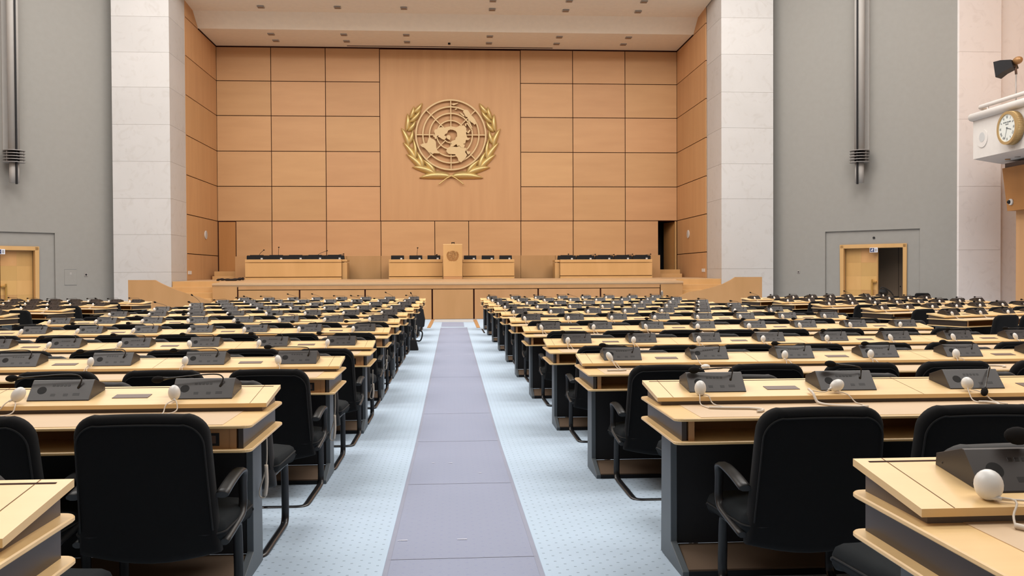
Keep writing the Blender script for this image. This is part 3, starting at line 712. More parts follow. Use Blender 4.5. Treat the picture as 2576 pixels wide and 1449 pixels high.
# ------------------------------------------------------------------ emblem
LAND = {
 'northern_land': [(740,560),(752,543),(785,540),(800,520),(840,512),(880,524),(905,510),(945,507),(972,516),(1015,508),(1045,514),(1070,504),(1092,490),(1128,500),(1152,484),(1178,510),(1187,528),(1187,562),(1208,562),(1182,588),(1192,628),(1203,660),(1241,669),(1215,692),(1182,690),(1172,735),(1140,748),(1168,757),(1152,800),(1112,796),(1092,768),(1060,775),(1048,748),(1002,780),(958,787),(966,765),(986,745),(972,735),(976,710),(1010,695),(1031,690),(1036,662),(1060,640),(1056,592),(1040,566),(1000,548),(962,545),(932,560),(918,598),(895,607),(880,628),(902,640),(905,662),(880,690),(858,684),(836,670),(816,656),(792,648),(800,626),(770,642),(766,682),(740,664),(748,655),(720,640),(728,629),(750,628),(750,606),(738,580)],
 'greenland': [(904,642),(925,622),(950,622),(966,640),(966,664),(958,692),(936,682),(914,668)],
 'africa': [(908,832),(925,805),(950,788),(1002,784),(1050,790),(1090,776),(1112,798),(1150,802),(1185,800),(1190,822),(1164,850),(1196,902),(1168,950),(1112,1003),(1076,985),(1064,940),(1040,915),(1030,890),(940,886),(906,852)],
 'south_america': [(543,762),(580,742),(638,736),(652,690),(662,664),(690,660),(702,672),(735,686),(752,702),(762,722),(766,790),(776,830),(812,870),(800,880),(735,876),(714,888),(690,870),(664,870),(620,820),(592,796),(566,790),(555,776)],
 'australia': [(1140,292),(1172,264),(1210,272),(1250,330),(1266,362),(1312,402),(1327,460),(1300,476),(1280,452),(1254,440),(1214,400),(1202,370),(1180,364),(1158,320)],
 'southern_islands': [(978,192),(1020,180),(1080,170),(1062,186),(1012,206)],
 'reef_island': [(1024,258),(1055,248),(1060,258),(1036,272)],
 'sickle_island': [(1190,455),(1204,448),(1240,500),(1268,545),(1258,552),(1226,505)],
 'north_islands': [(1196,582),(1236,545),(1246,560),(1215,600)],
 'palm_island': [(1092,302),(1132,318),(1166,356),(1150,362),(1116,334)],
 'strait_islands': [(1210,398),(1222,404),(1252,466),(1272,520),(1258,520),(1228,460)],
 'spice_island': [(1170,462),(1192,455),(1186,500),(1172,492)],
 'long_island': [(1190,850),(1238,848),(1244,862),(1214,896),(1194,872)],
}
LEAVES = [((455,310),(575,168),34),((402,392),(457,214),30),((398,442),(553,268),32),((350,565),(366,314),34),((372,568),(482,418),32),((385,780),(280,518),36),((384,742),(440,545),32),
          ((478,972),(302,718),38),((470,962),(443,662),30),((575,1095),(346,884),40),((578,1092),(494,850),38),((755,1157),(428,1064),44),((755,1157),(580,962),40),((985,1192),(526,1214),48)]
STEM = [(985,1192),(940,1185),(1010,1205),(1070,1245),(1145,1306)]
def emblem(name, parent_loc, S, mats, depth, label, simple=False):
    """S metres per traced unit; built facing -Y"""
    o = empty(name, parent_loc, (0, 0, 0), label, 'emblem')
    P = lambda x, y: ((x - 972) * S, -(y - 617) * S)
    def addring(mb, r, w, y0, y1, n=72):
        vs = []
        for (rr, yy) in ((r - w, y0), (r + w, y0), (r + w, y1), (r - w, y1)):
            for k in range(n):
                q = 2 * math.pi * k / n; vs.append((rr * S * math.cos(q), yy, rr * S * math.sin(q)))
        mb.add(vs, [(i * n + k, i * n + (k + 1) % n, ((i + 1) % 4) * n + (k + 1) % n, ((i + 1) % 4) * n + k) for i in range(4) for k in range(n)])
    y1 = -depth * .25; y0 = -depth
    for r, w in ((487, 10), (392, 9), (300, 8.5), (200, 8), (112, 7)):
        m = MB(); addring(m, r, w, y0, y1); m.build('globe_ring', mats[0], o)
    m = MB()
    for k in range(8):
        q = math.radians(45 * k); e = Vector((math.cos(q), math.sin(q))); n = Vector((-e.y, e.x)); r0, r1, w = 112, 482, 7
        m.prism([((e * a + n * c) * S)[:] for a, c in ((r0, -w), (r1, -w), (r1, w), (r0, w))], y0 + depth * .1, y1, 'y')
    m.build('meridians', mats[0], o)
    for nm, pl in LAND.items():
        m = MB(); m.prism([P(*p) for p in pl], y0 - depth * .25, y1, 'y'); m.build(nm, mats[1], o)
    for sg in (1, -1):
        br = empty('laurel_branch', (0, 0, 0)); br.parent = o
        for (bx, by), (tx, ty), w in LEAVES:
            a = Vector(P(bx, by)); t = Vector(P(tx, ty))
            if sg < 0: a.x = -a.x + 3 * S; t.x = -t.x + 3 * S
            d = t - a; n = Vector((-d.y, d.x)).normalized(); vs = []; N = 10
            bend = (1 if (a.x - 0) * (t.y - a.y) - a.y * (t.x - a.x) > 0 else -1) * .06 * d.length
            for i in range(N + 1):
                u = i / N; c = a + d * u + n * bend * math.sin(math.pi * u); ww = 1.15 * w * S * (math.sin(math.pi * u ** .8) ** .7 if 0 < u < 1 else 0.02)
                for k, off in enumerate((-1, -.5, 0, .5, 1)):
                    q = c + n * ww * off; h = depth * (.35 + .6 * (1 - abs(off)) * (math.sin(math.pi * u) ** .5 if 0 < u < 1 else 0) + .25 * (1 - off * off))
                    vs.append((q.x, -h, q.y))
            fs = [(i * 5 + k, i * 5 + k + 1, (i + 1) * 5 + k + 1, (i + 1) * 5 + k) for i in range(N) for k in range(4)]
            m = MB(); m.add(vs, fs, 0, True)
            rim = [i * 5 for i in range(N + 1)] + [i * 5 + 4 for i in range(N, -1, -1)]
            bk = [(vs[i][0], 0.0, vs[i][2]) for i in rim]; L = len(rim)
            m.add([vs[i] for i in rim] + bk, [(i, (i + 1) % L, L + (i + 1) % L, L + i) for i in range(L)])
            m.build('laurel_leaf', mats[2], br)
        pts = [P(*q) for q in ((930, 1182), (985, 1195), (1045, 1228), (1100, 1270), (1146, 1308))]
        pts = [((-p[0] + 3 * S) if sg < 0 else p[0], -depth * .8, p[1]) for p in pts]
        m = MB(); m.tube(spline(pts, 5), 8 * S, 8); m.build('stem', mats[2], br)
    return o
ec = aY(960 + 972 / 5.574, 230 + 617 / 5.574, YW - .03)
S = (aY(1200, 300, YW).x - aY(1000, 300, YW).x) / 200 / 5.574
emblem('wall_emblem', (ec.x, YW - .028, ec.z), S, ('goldflat', 'goldflat', 'gold'), 0.16, 'large gilded globe and laurel wreath emblem on the tall centre wall panel')

# ------------------------------------------------------------------ stage desks and lectern
def stage_desk(name, px0, px1, label, Y=33.0, ret=None):
    x0, x1 = aY(px0, 660, Y).x, aY(px1, 660, Y).x
    zt = aY((px0 + px1) / 2, 652.5, Y).z; z1 = aY((px0 + px1) / 2, 660, Y).z; zb = 1.28
    o = empty(name, ((x0 + x1) / 2, Y, zb), (0, 0, 0), label, 'desk', 'long desks on the stage'); hw = (x1 - x0) / 2
    m = MB(); m.box(-hw, hw, 0, .9, z1 - zb + .0, zt - zb); m.build('desk_top', 'podium', o, .008)
    m = MB(); m.box(-hw, hw, .02, .06, .10, z1 - zb - .012); m.build('front_panel', 'podium', o, .004)
    m = MB(); m.box(-hw, hw, .0, .06, 0, .075); m.build('plinth', 'podium', o)
    m = MB(); m.box(-hw + .01, hw - .01, .06, .85, 0.0, z1 - zb - .01); m.build('carcass', 'seam', o)
    if ret:
        m = MB(); a = hw * ret; b_ = aY(872 if ret > 0 else 1397, 660, Y).x - (x0 + x1) / 2
        m.box(a, b_, .12, .9, z1 - zb + .02, zt - zb - .01); m.box(a, b_, .14, .85, 0, z1 - zb - .01); m.build('return_end', 'podium', o, .004)
    return o, zt, x0, x1
CNT = 0
def stage_console(x, Y, z, w, raised, mic, label, grp):
    o = empty('desk_console', (x, Y, z), (0, 0, 0), label, 'console', grp)
    m = MB(); m.prism([(0, 0), (0, .12), (.06, .15), (.22, .05), (.22, 0)], -w / 2, w / 2, 'x')
    if raised: m.prism([(.03, .13), (.03, .165), (.12, .165), (.16, .10)], -w / 2 * .68, w / 2 * .68, 'x')
    m.build('console_body', 'black', o, .003)
    m = MB(); m.box(w * .22, w * .22 + .07, -.012, .004, .005, .06); m.build('paper_tag', 'mat', o)
    if mic:
        (hx, hz) = mic; m = MB(); m.tube(spline([(w * .1, .1, .14), (w * .1 + hx * .3, .09, .14 + hz * .45), (w * .1 + hx, .08, .14 + hz)], 5), .008, 6); n = m.build('microphone', 'neck', o)
        m = MB(); m.ell((w * .1 + hx, .08, .14 + hz), (.03, .02, .02)); m.build('windscreen', 'foam', n)
    return o
o, zt, x0, x1 = stage_desk('stage_desk', 616, 859, 'long beech desk on the left of the stage', ret=1)
for k in range(5):
    px = 645.5 + 49 * k; stage_console(aY(px, 650, 33.25).x, 33.22, zt, .685, True, [(.18, .2), (.02, .3), None, (.35, .17), (.25, .05)][k], 'black console with paper tag, %s from the left on the left stage desk' % ORD[k], 'consoles on the stage desks')
o, zt, x0, x1 = stage_desk('stage_desk', 978, 1113, 'short beech desk left of the lectern on the stage')
for k, px in enumerate((1000, 1046, 1091.5)): stage_console(aY(px, 650, 33.25).x, 33.22, zt, .46, False, [None, (.02, .28), (.06, .03)][k], 'black console with paper tag, %s from the left on desk left of the lectern' % ORD[k], 'consoles on the stage desks')
o, zt, x0, x1 = stage_desk('stage_desk', 1164, 1294, 'short beech desk right of the lectern on the stage')
for k, px in enumerate((1182.5, 1227.5, 1272)): stage_console(aY(px, 650, 33.25).x, 33.22, zt, .45, False, [None, None, None][k], 'black console with paper tag, %s from the lectern on desk right of it' % ORD[k], 'consoles on the stage desks')
o, zt, x0, x1 = stage_desk('stage_desk', 1409, 1641, 'long beech desk on the right of the stage', ret=-1)
for k in range(5):
    px = 1426 + 47 * k; stage_console(aY(px, 650, 33.25).x, 33.22, zt, .66, True, [(.0, .06), (.3, .05), (.3, .04), (.3, .05), (.28, .05)][k], 'black console with paper tag, %s from the left on the right stage desk' % ORD[k], 'consoles on the stage desks')
YL = 32.3
a, c = aY(1115, 660, YL), aY(1163, 660, YL); zt = aY(1139, 614, YL).z; zb = 1.27; w = (c.x - a.x) / 2
lec = empty('lectern', ((a.x + c.x) / 2, YL, zb), (0, 0, 0), 'tall beech lectern with engraved emblem at the centre of the stage', 'lectern')
m = MB(); m.box(-w, w, 0, .06, .10, zt - zb - .02); m.build('front_panel', 'podium', lec, .004)
m = MB(); m.box(-w + .01, w - .01, .06, .5, .0, zt - zb - .12); m.build('lectern_body', 'podium', lec)
m = MB(); m.prism([(-.005, zt - zb - .022), (-.005, zt - zb), (.5, zt - zb - .08), (.5, zt - zb - .10)], -w, w, 'x'); m.build('reading_top', 'desk', lec)
m = MB(); m.box(-w, w, -.03, .45, .0, .095); m.build('plinth', 'stagewood', lec, .004)
for sg in (-1, 1):
    m = MB(); m.tube([(.03 * sg + .02, .2, zt - zb - .06), (sg * .05 + .015, .16, zt - zb + .02), (sg * .02 + .01 - .0, .12, zt - zb + .06)], .008, 6); n = m.build('microphone', 'neck', lec)
    m = MB(); m.ell((sg * .03 + .012, .12, zt - zb + .05), (.03, .02, .022)); m.build('windscreen', 'foam', n)
e = emblem('lectern_emblem', (0, 0, 0), S * .112, ('engrave', 'engrave', 'engrave'), 0.012, '')
for k in ('label', 'category'):
    if k in e: del e[k]
le = aY(1138.7, 642, YL); e.parent = lec; e.location = (le.x - lec.location.x, -.002, le.z - zb)
# flatten the small emblem to one engraved mesh (it is surface decoration on the lectern)
bm = bmesh.new()
def gather(o_, Mx):
    for ch in list(o_.children):
        gather(ch, Mx @ Matrix.Translation(ch.location))
        if ch.type == 'MESH':
            me = ch.data.copy(); me.transform(Mx); bm.from_mesh(me); bpy.data.meshes.remove(me)
        bpy.data.objects.remove(ch)
gather(e, Matrix())
me = bpy.data.meshes.new('engraved_emblem'); bm.to_mesh(me); bm.free(); me.materials.append(MT['engrave'])
loc = e.location.copy(); bpy.data.objects.remove(e); e = link('engraved_emblem', me, lec); e.location = loc; e['label'] = 'brown engraved globe and laurel emblem'
# folded dark umbrella / cloth at the left of the stage
p = aY(545, 702, 31.2)
L_ = aY(612, 702, 31.2).x - p.x
m = MB(); m.tube(spline([(0, 0, .03), (.12, 0, .06), (.3, .02, .05), (.55, 0, .045), (.75, .02, .07), (L_, 0, .08)], 5), [.03 + .05 * abs(math.sin(i * .7)) * .5 + .02 * (i / 25) for i in range(26)], 8, flat=.7)
o = tag(m.build('folded_umbrella', 'olive'), 'dark folded umbrella lying on the stage floor by the left steps', 'umbrella'); o.location = (p.x, 31.2, 1.25)

# ------------------------------------------------------------------ rows of desks, consoles, chairs
D = 0.735
SP = 2.216
PITCH = 0.624
TILT = math.atan2(0.040, 0.335)
def desk_mesh(L, sg, nseat, sockets):
    """parts of one bench desk; x=0 is the aisle end, the desk runs towards sg*x, y=0 is the far edge"""
    R = {}
    X = lambda a: sg * a
    m = MB(); poly = rrect(0, L, -0.71, 0, 0.035); m.prism([(X(a), c) for a, c in poly], D - .013, D, 'z'); R['work_surface'] = m.mesh('work_surface', 'desk', .003, 1)
    m = MB(); m.box(X(.115), X(L - .115), -.69, -.30, D + .0002, D + .0016); R['writing_inlay'] = m.mesh('writing_inlay', 'inlay')
    m = MB(); m.prism([(X(a), c) for a, c in poly], D - .110, D - .097, 'z'); R['lower_shelf'] = m.mesh('lower_shelf', 'desk', .003, 1)
    # sloping top shelf with seams and a cable slot
    zf, zn = D + .077, D + .037; yn = -.335
    sl = lambda y: zf + (zf - zn) / .335 * y
    m = MB(); x0, x1 = .012, L - .012
    m.prism([(yn, zn - .018), (yn, zn), (0, zf), (0, zf - .018)], X(x0), X(x1), 'x')
    def strip(xa, xb, ya, yb, e=.0006): m.quad((X(xa), ya, sl(ya) + e), (X(xb), ya, sl(ya) + e), (X(xb), yb, sl(yb) + e), (X(xa), yb, sl(yb) + e), mi=1)
    cuts = [.085] + [2 * PITCH * k + .01 for k in range(1, nseat // 2)] + [L - .085]
    for c in cuts: strip(c - .0012, c + .0012, yn + .001, -.001)
    m2 = len(m.f); strip(.04, L - .04, -.032, -.022)
    for i in range(m2, len(m.f)): m.m[i] = 2
    R['top_shelf'] = m.mesh('top_shelf', ['desk', 'seam', 'dark'])
    m = MB(); m.prism([(yn + .02, D), (yn + .02, zn - .018), (-.02, zf - .018), (-.02, D)], X(.035), X(L - .035), 'x'); R['riser'] = m.mesh('riser', 'riser')
    for k, a in (('side_panel', .035), ('side_panel.001', L - .055)):
        m = MB(); m.box(X(a), X(a + .02), -.685, -.02, D - .097, D - .013); R[k] = m.mesh('side_panel', 'sidegrey')
    dv = [.075, L - .075] + [2 * PITCH * k + .01 for k in range(1, nseat // 2)]
    for i, a in enumerate(dv):
        m = MB(); m.box(X(a - .0125), X(a + .0125), -.688, -.05, D - .097, D - .013); R['divider.%03d' % i] = m.mesh('divider', 'deskedge')
    m = MB(); m.box(X(.06), X(L - .06), -.40, -.385, D - .097, D - .013); m.box(X(.06), X(L - .06), -.04, -.02, D - .097, D - .013); R['back_panel'] = m.mesh('back_panel', 'deskedge')
    if sockets:
        for k in range(nseat // 2):
            a = .075 + k * 2 * PITCH if k == 0 else .03 + k * 2 * PITCH
            m = MB(); m.box(X(a), X(a + .15), -.685, -.66, D - .097, D - .013); R['socket_panel.%03d' % k] = m.mesh('socket_panel', 'deskedge')
            m = MB(); m.box(X(a + .055), X(a + .11), -.6885, -.684, D - .084, D - .033); m.box(X(a + .068), X(a + .097), -.690, -.684, D - .074, D - .043, 1); R['socket_panel.%03d/socket' % k] = m.mesh('socket', ['modesty', 'plate'])
    for i in range(nseat // 2):
        a = 2 * PITCH * (i + .5) + .015; yy = -.19
        m = MB(); m.add([(X(a - .078), yy - .03, sl(yy - .03) + .0025), (X(a + .078), yy - .03, sl(yy - .03) + .0025), (X(a + .078), yy + .035, sl(yy + .035) + .0025), (X(a - .078), yy + .035, sl(yy + .035) + .0025),
                         (X(a - .078), yy - .03, sl(yy - .03) - .001), (X(a + .078), yy - .03, sl(yy - .03) - .001), (X(a + .078), yy + .035, sl(yy + .035) - .001), (X(a - .078), yy + .035, sl(yy + .035) - .001)],
                        [(0, 1, 2, 3), (0, 1, 5, 4), (1, 2, 6, 5), (2, 3, 7, 6), (3, 0, 4, 7)]); R['cover_plate.%03d' % i] = m.mesh('cover_plate', 'plate')
    lp = [(-.10, D - .110), (-.28, D - .110), (-.28, .10), (-.50, .03), (-.50, 0), (-.08, 0)]
    for i, a in enumerate([.085] + [2 * PITCH * k for k in range(1, nseat // 2)] + [L - .115]):
        m = MB(); m.prism(lp, X(a), X(a + .03), 'x'); R['leg.%03d' % i] = m.mesh('leg', 'slate', .002, 1)
    m = MB(); m.box(X(.115), X(L - .115), -.275, -.26, .09, D - .110); R['modesty_panel'] = m.mesh('modesty_panel', 'modesty')
    m = MB(); m.prism([(-.262, .085), (-.485, .035), (-.495, .0), (-.262, .0)], X(.115), X(L - .115), 'x'); m.box(X(.115), X(L - .115), -.504, -.492, 0, .03, 1); R['footrest'] = m.mesh('footrest', ['foot', 'black'])
    return R
def build_desk(parts, root):
    made = {}
    for k in sorted(parts, key=lambda s: s.count('/')):
        if '/' in k:
            pk, ck = k.split('/'); link(ck, parts[k], made[pk])
        else: made[k] = link(k.split('.')[0], parts[k], root)
# ---- console meshes
A0, B0 = Vector((0, -.10, 0.0)), Vector((0, -.014, .075))
PN = Vector((0, -(B0.z - A0.z), (B0.y - A0.y))).normalized()
def plt(x, t, e=0.0):
    p = A0 + (B0 - A0) * t + PN * e; return Vector((x, p.y, p.z))
PL = (B0 - A0).length
def pbox(m, x, t, w, h, e=.002, mi=0):
    a = [plt(x - w / 2, t - h / 2 / PL, -.001), plt(x + w / 2, t - h / 2 / PL, -.001), plt(x + w / 2, t + h / 2 / PL, -.001), plt(x - w / 2, t + h / 2 / PL, -.001)]
    c = [p + PN * (e + .001) for p in a]
    m.add(a + c, [(3, 2, 1, 0), (4, 5, 6, 7), (0, 1, 5, 4), (1, 2, 6, 5), (2, 3, 7, 6), (3, 0, 4, 7)], mi)
def pdisc(m, x, t, r, e=.002, n=20):
    c = plt(x, t, 0); u = Vector((1, 0, 0)); v = (B0 - A0).normalized()
    vs = [c + u * r * math.cos(2 * math.pi * k / n) + v * r * math.sin(2 * math.pi * k / n) + PN * ee for ee in (-.001, e) for k in range(n)]
    m.add(vs, [tuple(range(n, 2 * n))] + [(k, (k + 1) % n, n + (k + 1) % n, n + k) for k in range(n)])
CM = {}
m = MB(); hw = .1335
m.prism([(A0.y, A0.z), (A0.y + .001, A0.z + .004), (B0.y - .002, B0.z), (B0.y + .006, B0.z), (.10, .030), (.10, 0)], -hw, hw, 'x')
for x_ in (-hw - .0004, hw + .0004):
    for (yy, zz) in ((.07, .015), (-.062, .012)): m.cyl((x_ - .001, yy, zz), .0028, .002, 'x', 8, 1)
CM['body'] = m.mesh('body', ['console', 'conkey'], .0025, 1)
m = MB(); pdisc(m, -.082, .50, .0235, .0015); pdisc(m, -.082, .50, .020, .0025); CM['speaker'] = m.mesh('speaker', 'grille')
CM['button'] = []
for k in range(5):
    m = MB(); pbox(m, -.036 + .0163 * k, .735, .012, .011, .0025); CM['button'].append(m.mesh('button', 'conkey', .0008, 1))
m = MB(); pbox(m, -.006, .90, .052, .003, .0006); CM['card_slot'] = m.mesh('card_slot', 'black')
CM['volume_key'] = []
for x_ in (-.029, .026):
    m = MB(); pbox(m, x_, .28, .021, .015, .0025); CM['volume_key'].append(m.mesh('volume_key', 'conkey', .0008, 1))
m = MB(); pbox(m, -.0015, .30, .028, .017, .0008); CM['display'] = m.mesh('display', 'display')
m = MB(); pbox(m, .071, .30, .030, .015, .0025); CM['talk_key'] = m.mesh('talk_key', 'conkey', .0008, 1)
m = MB(); pbox(m, -.115, .955, .022, .0025, .0004); [pbox(m, x_, .44, .005, .003, .0004) for x_ in (-.029, .026, .071)]; pbox(m, .034, .91, .005, .003, .0004); CM['printed_marks'] = m.mesh('printed_marks', 'logo')
m = MB(); pdisc(m, -.052, .80, .0035, .001, 10); CM['led'] = m.mesh('led', 'black')
m = MB()
for k in range(5): pbox(m, -.036 + .0163 * k, .735, .012, .011, .0025)
for x_ in (-.029, .026): pbox(m, x_, .28, .021, .015, .0025)
pbox(m, .071, .30, .030, .015, .0025); pbox(m, -.0015, .30, .028, .017, .0008); pbox(m, -.006, .90, .052, .003, .0006)
CM['keypad'] = m.mesh('keypad', 'conkey')
MIC = {}
def mic(key, head, via=None, ball=False):
    """gooseneck microphone: neck mesh and windscreen mesh; head is the windscreen centre in console space"""
    b0 = plt(.072, .60, 0); h = Vector(head)
    top = b0 + Vector((.010, .012, .042))
    if via is None: via = [top, Vector((b0.x - .02, b0.y - .005 + .01, max(h.z, .10) + .006 if h.z < .12 else (b0.z + h.z) / 2 + .02))]
    pts = spline([b0, *via, h], 6)
    d = (pts[-1] - pts[-2]).normalized(); tip = h - d * .012
    pts = [p for p in pts if (p - h).length > .02] + [tip]
    rr = [.0032] * len(pts); rr[0] = .006; rr[1] = .0052; rr[2] = .0045
    rr[-1] = .0085; rr[-2] = .0036
    m = MB(); m.tube(pts, rr, 8); pb = plt(.072, .55, .0)
    me1 = m.mesh('neck', 'neck')
    q = d.to_track_quat('Z', 'Y').to_matrix(); m = MB()
    m.ell(h + d * .012, (.016, .016, .027) if not ball else (.021, .021, .030), 14, 8, 0, q)
    MIC[key] = (me1, m.mesh('windscreen', 'foam'))
Vv = Vector
mic('R2a', (-.085, -.03, .092), [Vv((.085, -.03, .088)), Vv((.05, -.04, .102))])
mic('R2b', (-.055, -.03, .112), [Vv((.083, -.03, .085)), Vv((.05, -.035, .102))])
mic('R2c', (-.012, -.175, .012), [Vv((.10, -.02, .085)), Vv((.075, -.05, .075))])
mic('R3a', (-.125, -.03, .098), [Vv((.085, -.03, .088)), Vv((.05, -.04, .100))])
mic('R1a', (.004, -.02, .105), [Vv((.09, -.03, .088)), Vv((.07, -.03, .10))], True)
mic('L2a', (-.205, -.04, .092), [Vv((.080, -.03, .088)), Vv((.02, -.03, .104))])
mic('L2b', (-.19, -.05, .082), [Vv((.080, -.03, .085)), Vv((.02, -.03, .098))])
mic('L3a', (-.19, -.04, .110), [Vv((.078, -.03, .092)), Vv((.02, -.03, .106))])
mic('low', (-.11, -.06, .085), [Vv((.08, -.03, .085)), Vv((.03, -.04, .092))])
mic('up', (.03, .0, .20), [Vv((.075, -.03, .09)), Vv((.06, -.01, .15))])
mic('diag', (-.13, -.01, .155), [Vv((.078, -.03, .085)), Vv((.03, -.02, .108))])
mic('diag2', (-.10, .0, .18), [Vv((.076, -.03, .085)), Vv((.02, -.015, .12))])
mic('short', (-.07, -.03, .10), [Vv((.085, -.03, .086)), Vv((.04, -.035, .100))])
mic('tall', (-.09, -.01, .235), [Vv((.074, -.035, .085)), Vv((.02, -.02, .15))])
# ---- earpiece meshes (space of the console: x across, y -forward, z up, floor of the shelf at z=0)
EAR = {}
def ear(key, pos, r, rot, cords, coil=None):
    pos = (pos[0], pos[1] - (.022 if key != 'R3b' else 0), pos[2] - (.010 if key != 'R3b' else 0))
    q = Euler(rot).to_matrix()
    m = MB(); m.ell(pos, r, 18, 12, 0, q); shell = m.mesh('shell', 'white')
    m = MB(); c = Vector(pos)
    pts = [c + q @ Vector((r[0] * .98 * math.sin(a) * .75, -r[1] * 1.01 * math.cos(a) * .72, r[2] * (.30 + .12 * math.sin(2 * a)))) for a in [math.radians(t) for t in range(-60, 61, 15)]]
    m.tube(pts, .0012, 5); clip = m.mesh('rim_line', 'mat')
    st = c + q @ Vector((-.004, -.004, -r[2] * .8))
    m = MB(); m.tube([st, st + (Vector(cords[0][0]) - st) * .5], [.0065, .0045], 8); plug = m.mesh('plug', 'white')
    m = MB()
    for i, cd in enumerate(cords): m.tube(spline([st if i == 0 else c + q @ Vector((.008, 0, -r[2] * .85))] + [Vector(p) for p in cd], 4), .0026, 6)
    cord = m.mesh('cord', 'cord')
    cl = None
    if coil:
        m = MB(); m.tube(spline(coil, 6), .0062, 8); cl = m.mesh('coiled_cord', 'cord')
    EAR[key] = (shell, clip, plug, cord, cl)
ze = -.0545   # writing surface level seen from the console
ear('R2a', (-.097, -.125, .025), (.0265, .024, .036), (-.35, .1, 0), [[(-.105, -.165, -.008), (-.112, -.195, -.025), (-.112, -.212, -.050), (-.100, -.30, ze)], [(-.070, -.185, -.015), (-.055, -.21, -.048), (-.02, -.30, ze)]],
    [(-.10, -.305, ze + .0035), (-.04, -.325, ze + .0035), (.02, -.335, ze + .0035), (.075, -.345, ze + .0035), (.112, -.385, ze + .0035), (.09, -.43, ze + .0035), (.07, -.435, ze + .0035)])
ear('R2b', (-.075, -.115, .028), (.0275, .025, .036), (-.2, 1.15, 0), [[(-.14, -.15, -.01), (-.20, -.13, -.004)], [(-.045, -.18, -.018), (-.02, -.21, -.05), (-.01, -.27, ze), (-.05, -.33, ze)]],
    [(-.205, -.125, .002), (-.205, -.18, -.012), (-.205, -.20, -.028), (-.195, -.225, ze + .005), (-.15, -.30, ze + .0035), (-.08, -.335, ze + .0035), (-.02, -.34, ze + .0035)])
ear('R2c', (-.072, -.112, .030), (.0275, .026, .030), (-.5, .1, 0), [[(-.085, -.165, -.008), (-.090, -.205, -.045), (-.085, -.25, ze)], [(-.03, -.19, -.018), (.0, -.22, -.05), (.02, -.30, ze)]],
    [(-.085, -.25, ze + .0035), (-.05, -.262, ze + .0035), (-.03, -.30, ze + .0035), (-.045, -.34, ze + .0035), (-.05, -.36, ze + .0035)])
ear('R1a', (-.140, -.112, .026), (.031, .028, .034), (-.35, .15, 0), [[(-.105, -.175, -.010), (-.125, -.20, -.035), (-.135, -.225, ze)], [(-.045, -.185, -.015), (-.02, -.215, -.05), (.0, -.33, ze), (.0, -.42, ze)]],
    [(-.135, -.222, ze + .005), (-.11, -.255, ze + .004), (-.06, -.275, ze + .0035), (.0, -.30, ze + .0035), (.08, -.33, ze + .0035), (.16, -.36, ze + .0035)])
ear('R3a', (-.105, -.12, .030), (.021, .021, .036), (-.35, -.45, 0), [[(-.07, -.18, -.015), (-.045, -.21, -.05), (-.02, -.25, ze), (.02, -.27, ze)], [(-.085, -.19, -.02), (-.06, -.24, ze), (-.03, -.36, ze)]],
    [(-.03, -.36, ze + .0035), (-.07, -.375, ze + .0035), (-.12, -.37, ze + .0035), (-.16, -.375, ze + .0035)])
ear('Rb', (-.098, -.12, .030), (.021, .021, .034), (-.3, -.3, 0), [[(-.075, -.18, -.015), (-.05, -.21, -.05), (-.01, -.27, ze)], [(-.09, -.19, -.02), (-.085, -.24, ze), (-.05, -.30, ze)]])
ear('Rc', (-.10, -.12, .030), (.023, .022, .032), (-.3, .15, 0), [[(-.105, -.18, -.015), (-.105, -.21, -.05), (-.08, -.27, ze)], [(-.085, -.19, -.02), (-.06, -.24, ze), (-.04, -.30, ze)]])
ear('R3b', (-.10, -.33, ze + .018), (.034, .022, .016), (0, 0, .3), [[(-.08, -.28, ze), (-.10, -.20, -.03), (-.11, -.12, .02)], [(-.05, -.32, ze), (.03, -.29, ze), (-.02, -.34, ze)]])
ear('L2a', (-.107, -.115, .034), (.0265, .024, .034), (-.3, -.15, 0), [[(-.085, -.18, -.012), (-.078, -.205, -.045), (-.11, -.26, ze), (-.15, -.32, ze)], [(-.125, -.19, -.02), (-.13, -.215, -.05), (-.12, -.29, ze)]],
    [(-.15, -.31, ze + .0035), (-.19, -.335, ze + .0035), (-.24, -.36, ze + .0035)])
ear('L2b', (-.15, -.115, .034), (.027, .024, .036), (-.3, .6, 0), [[(-.19, -.17, -.01), (-.22, -.21, -.05), (-.27, -.31, ze), (-.34, -.42, ze)], [(-.14, -.19, -.02), (-.15, -.22, -.05), (-.22, -.33, ze), (-.31, -.44, ze)]])
ear('L3a', (-.116, -.118, .032), (.023, .022, .034), (-.3, -.2, 0), [[(-.10, -.18, -.015), (-.10, -.205, -.045), (-.13, -.26, ze)]])
ear('Lb', (-.116, -.118, .032), (.021, .021, .033), (-.3, .45, 0), [[(-.15, -.18, -.015), (-.17, -.21, -.045), (-.21, -.28, ze), (-.25, -.33, ze)], [(-.13, -.19, -.02), (-.15, -.22, -.05), (-.22, -.30, ze)]])
ear('Lc', (-.114, -.118, .032), (.022, .021, .033), (-.3, .1, 0), [[(-.13, -.18, -.015), (-.14, -.21, -.045), (-.15, -.26, ze)], [(-.12, -.19, -.02), (-.11, -.22, -.05), (-.12, -.27, ze)]])

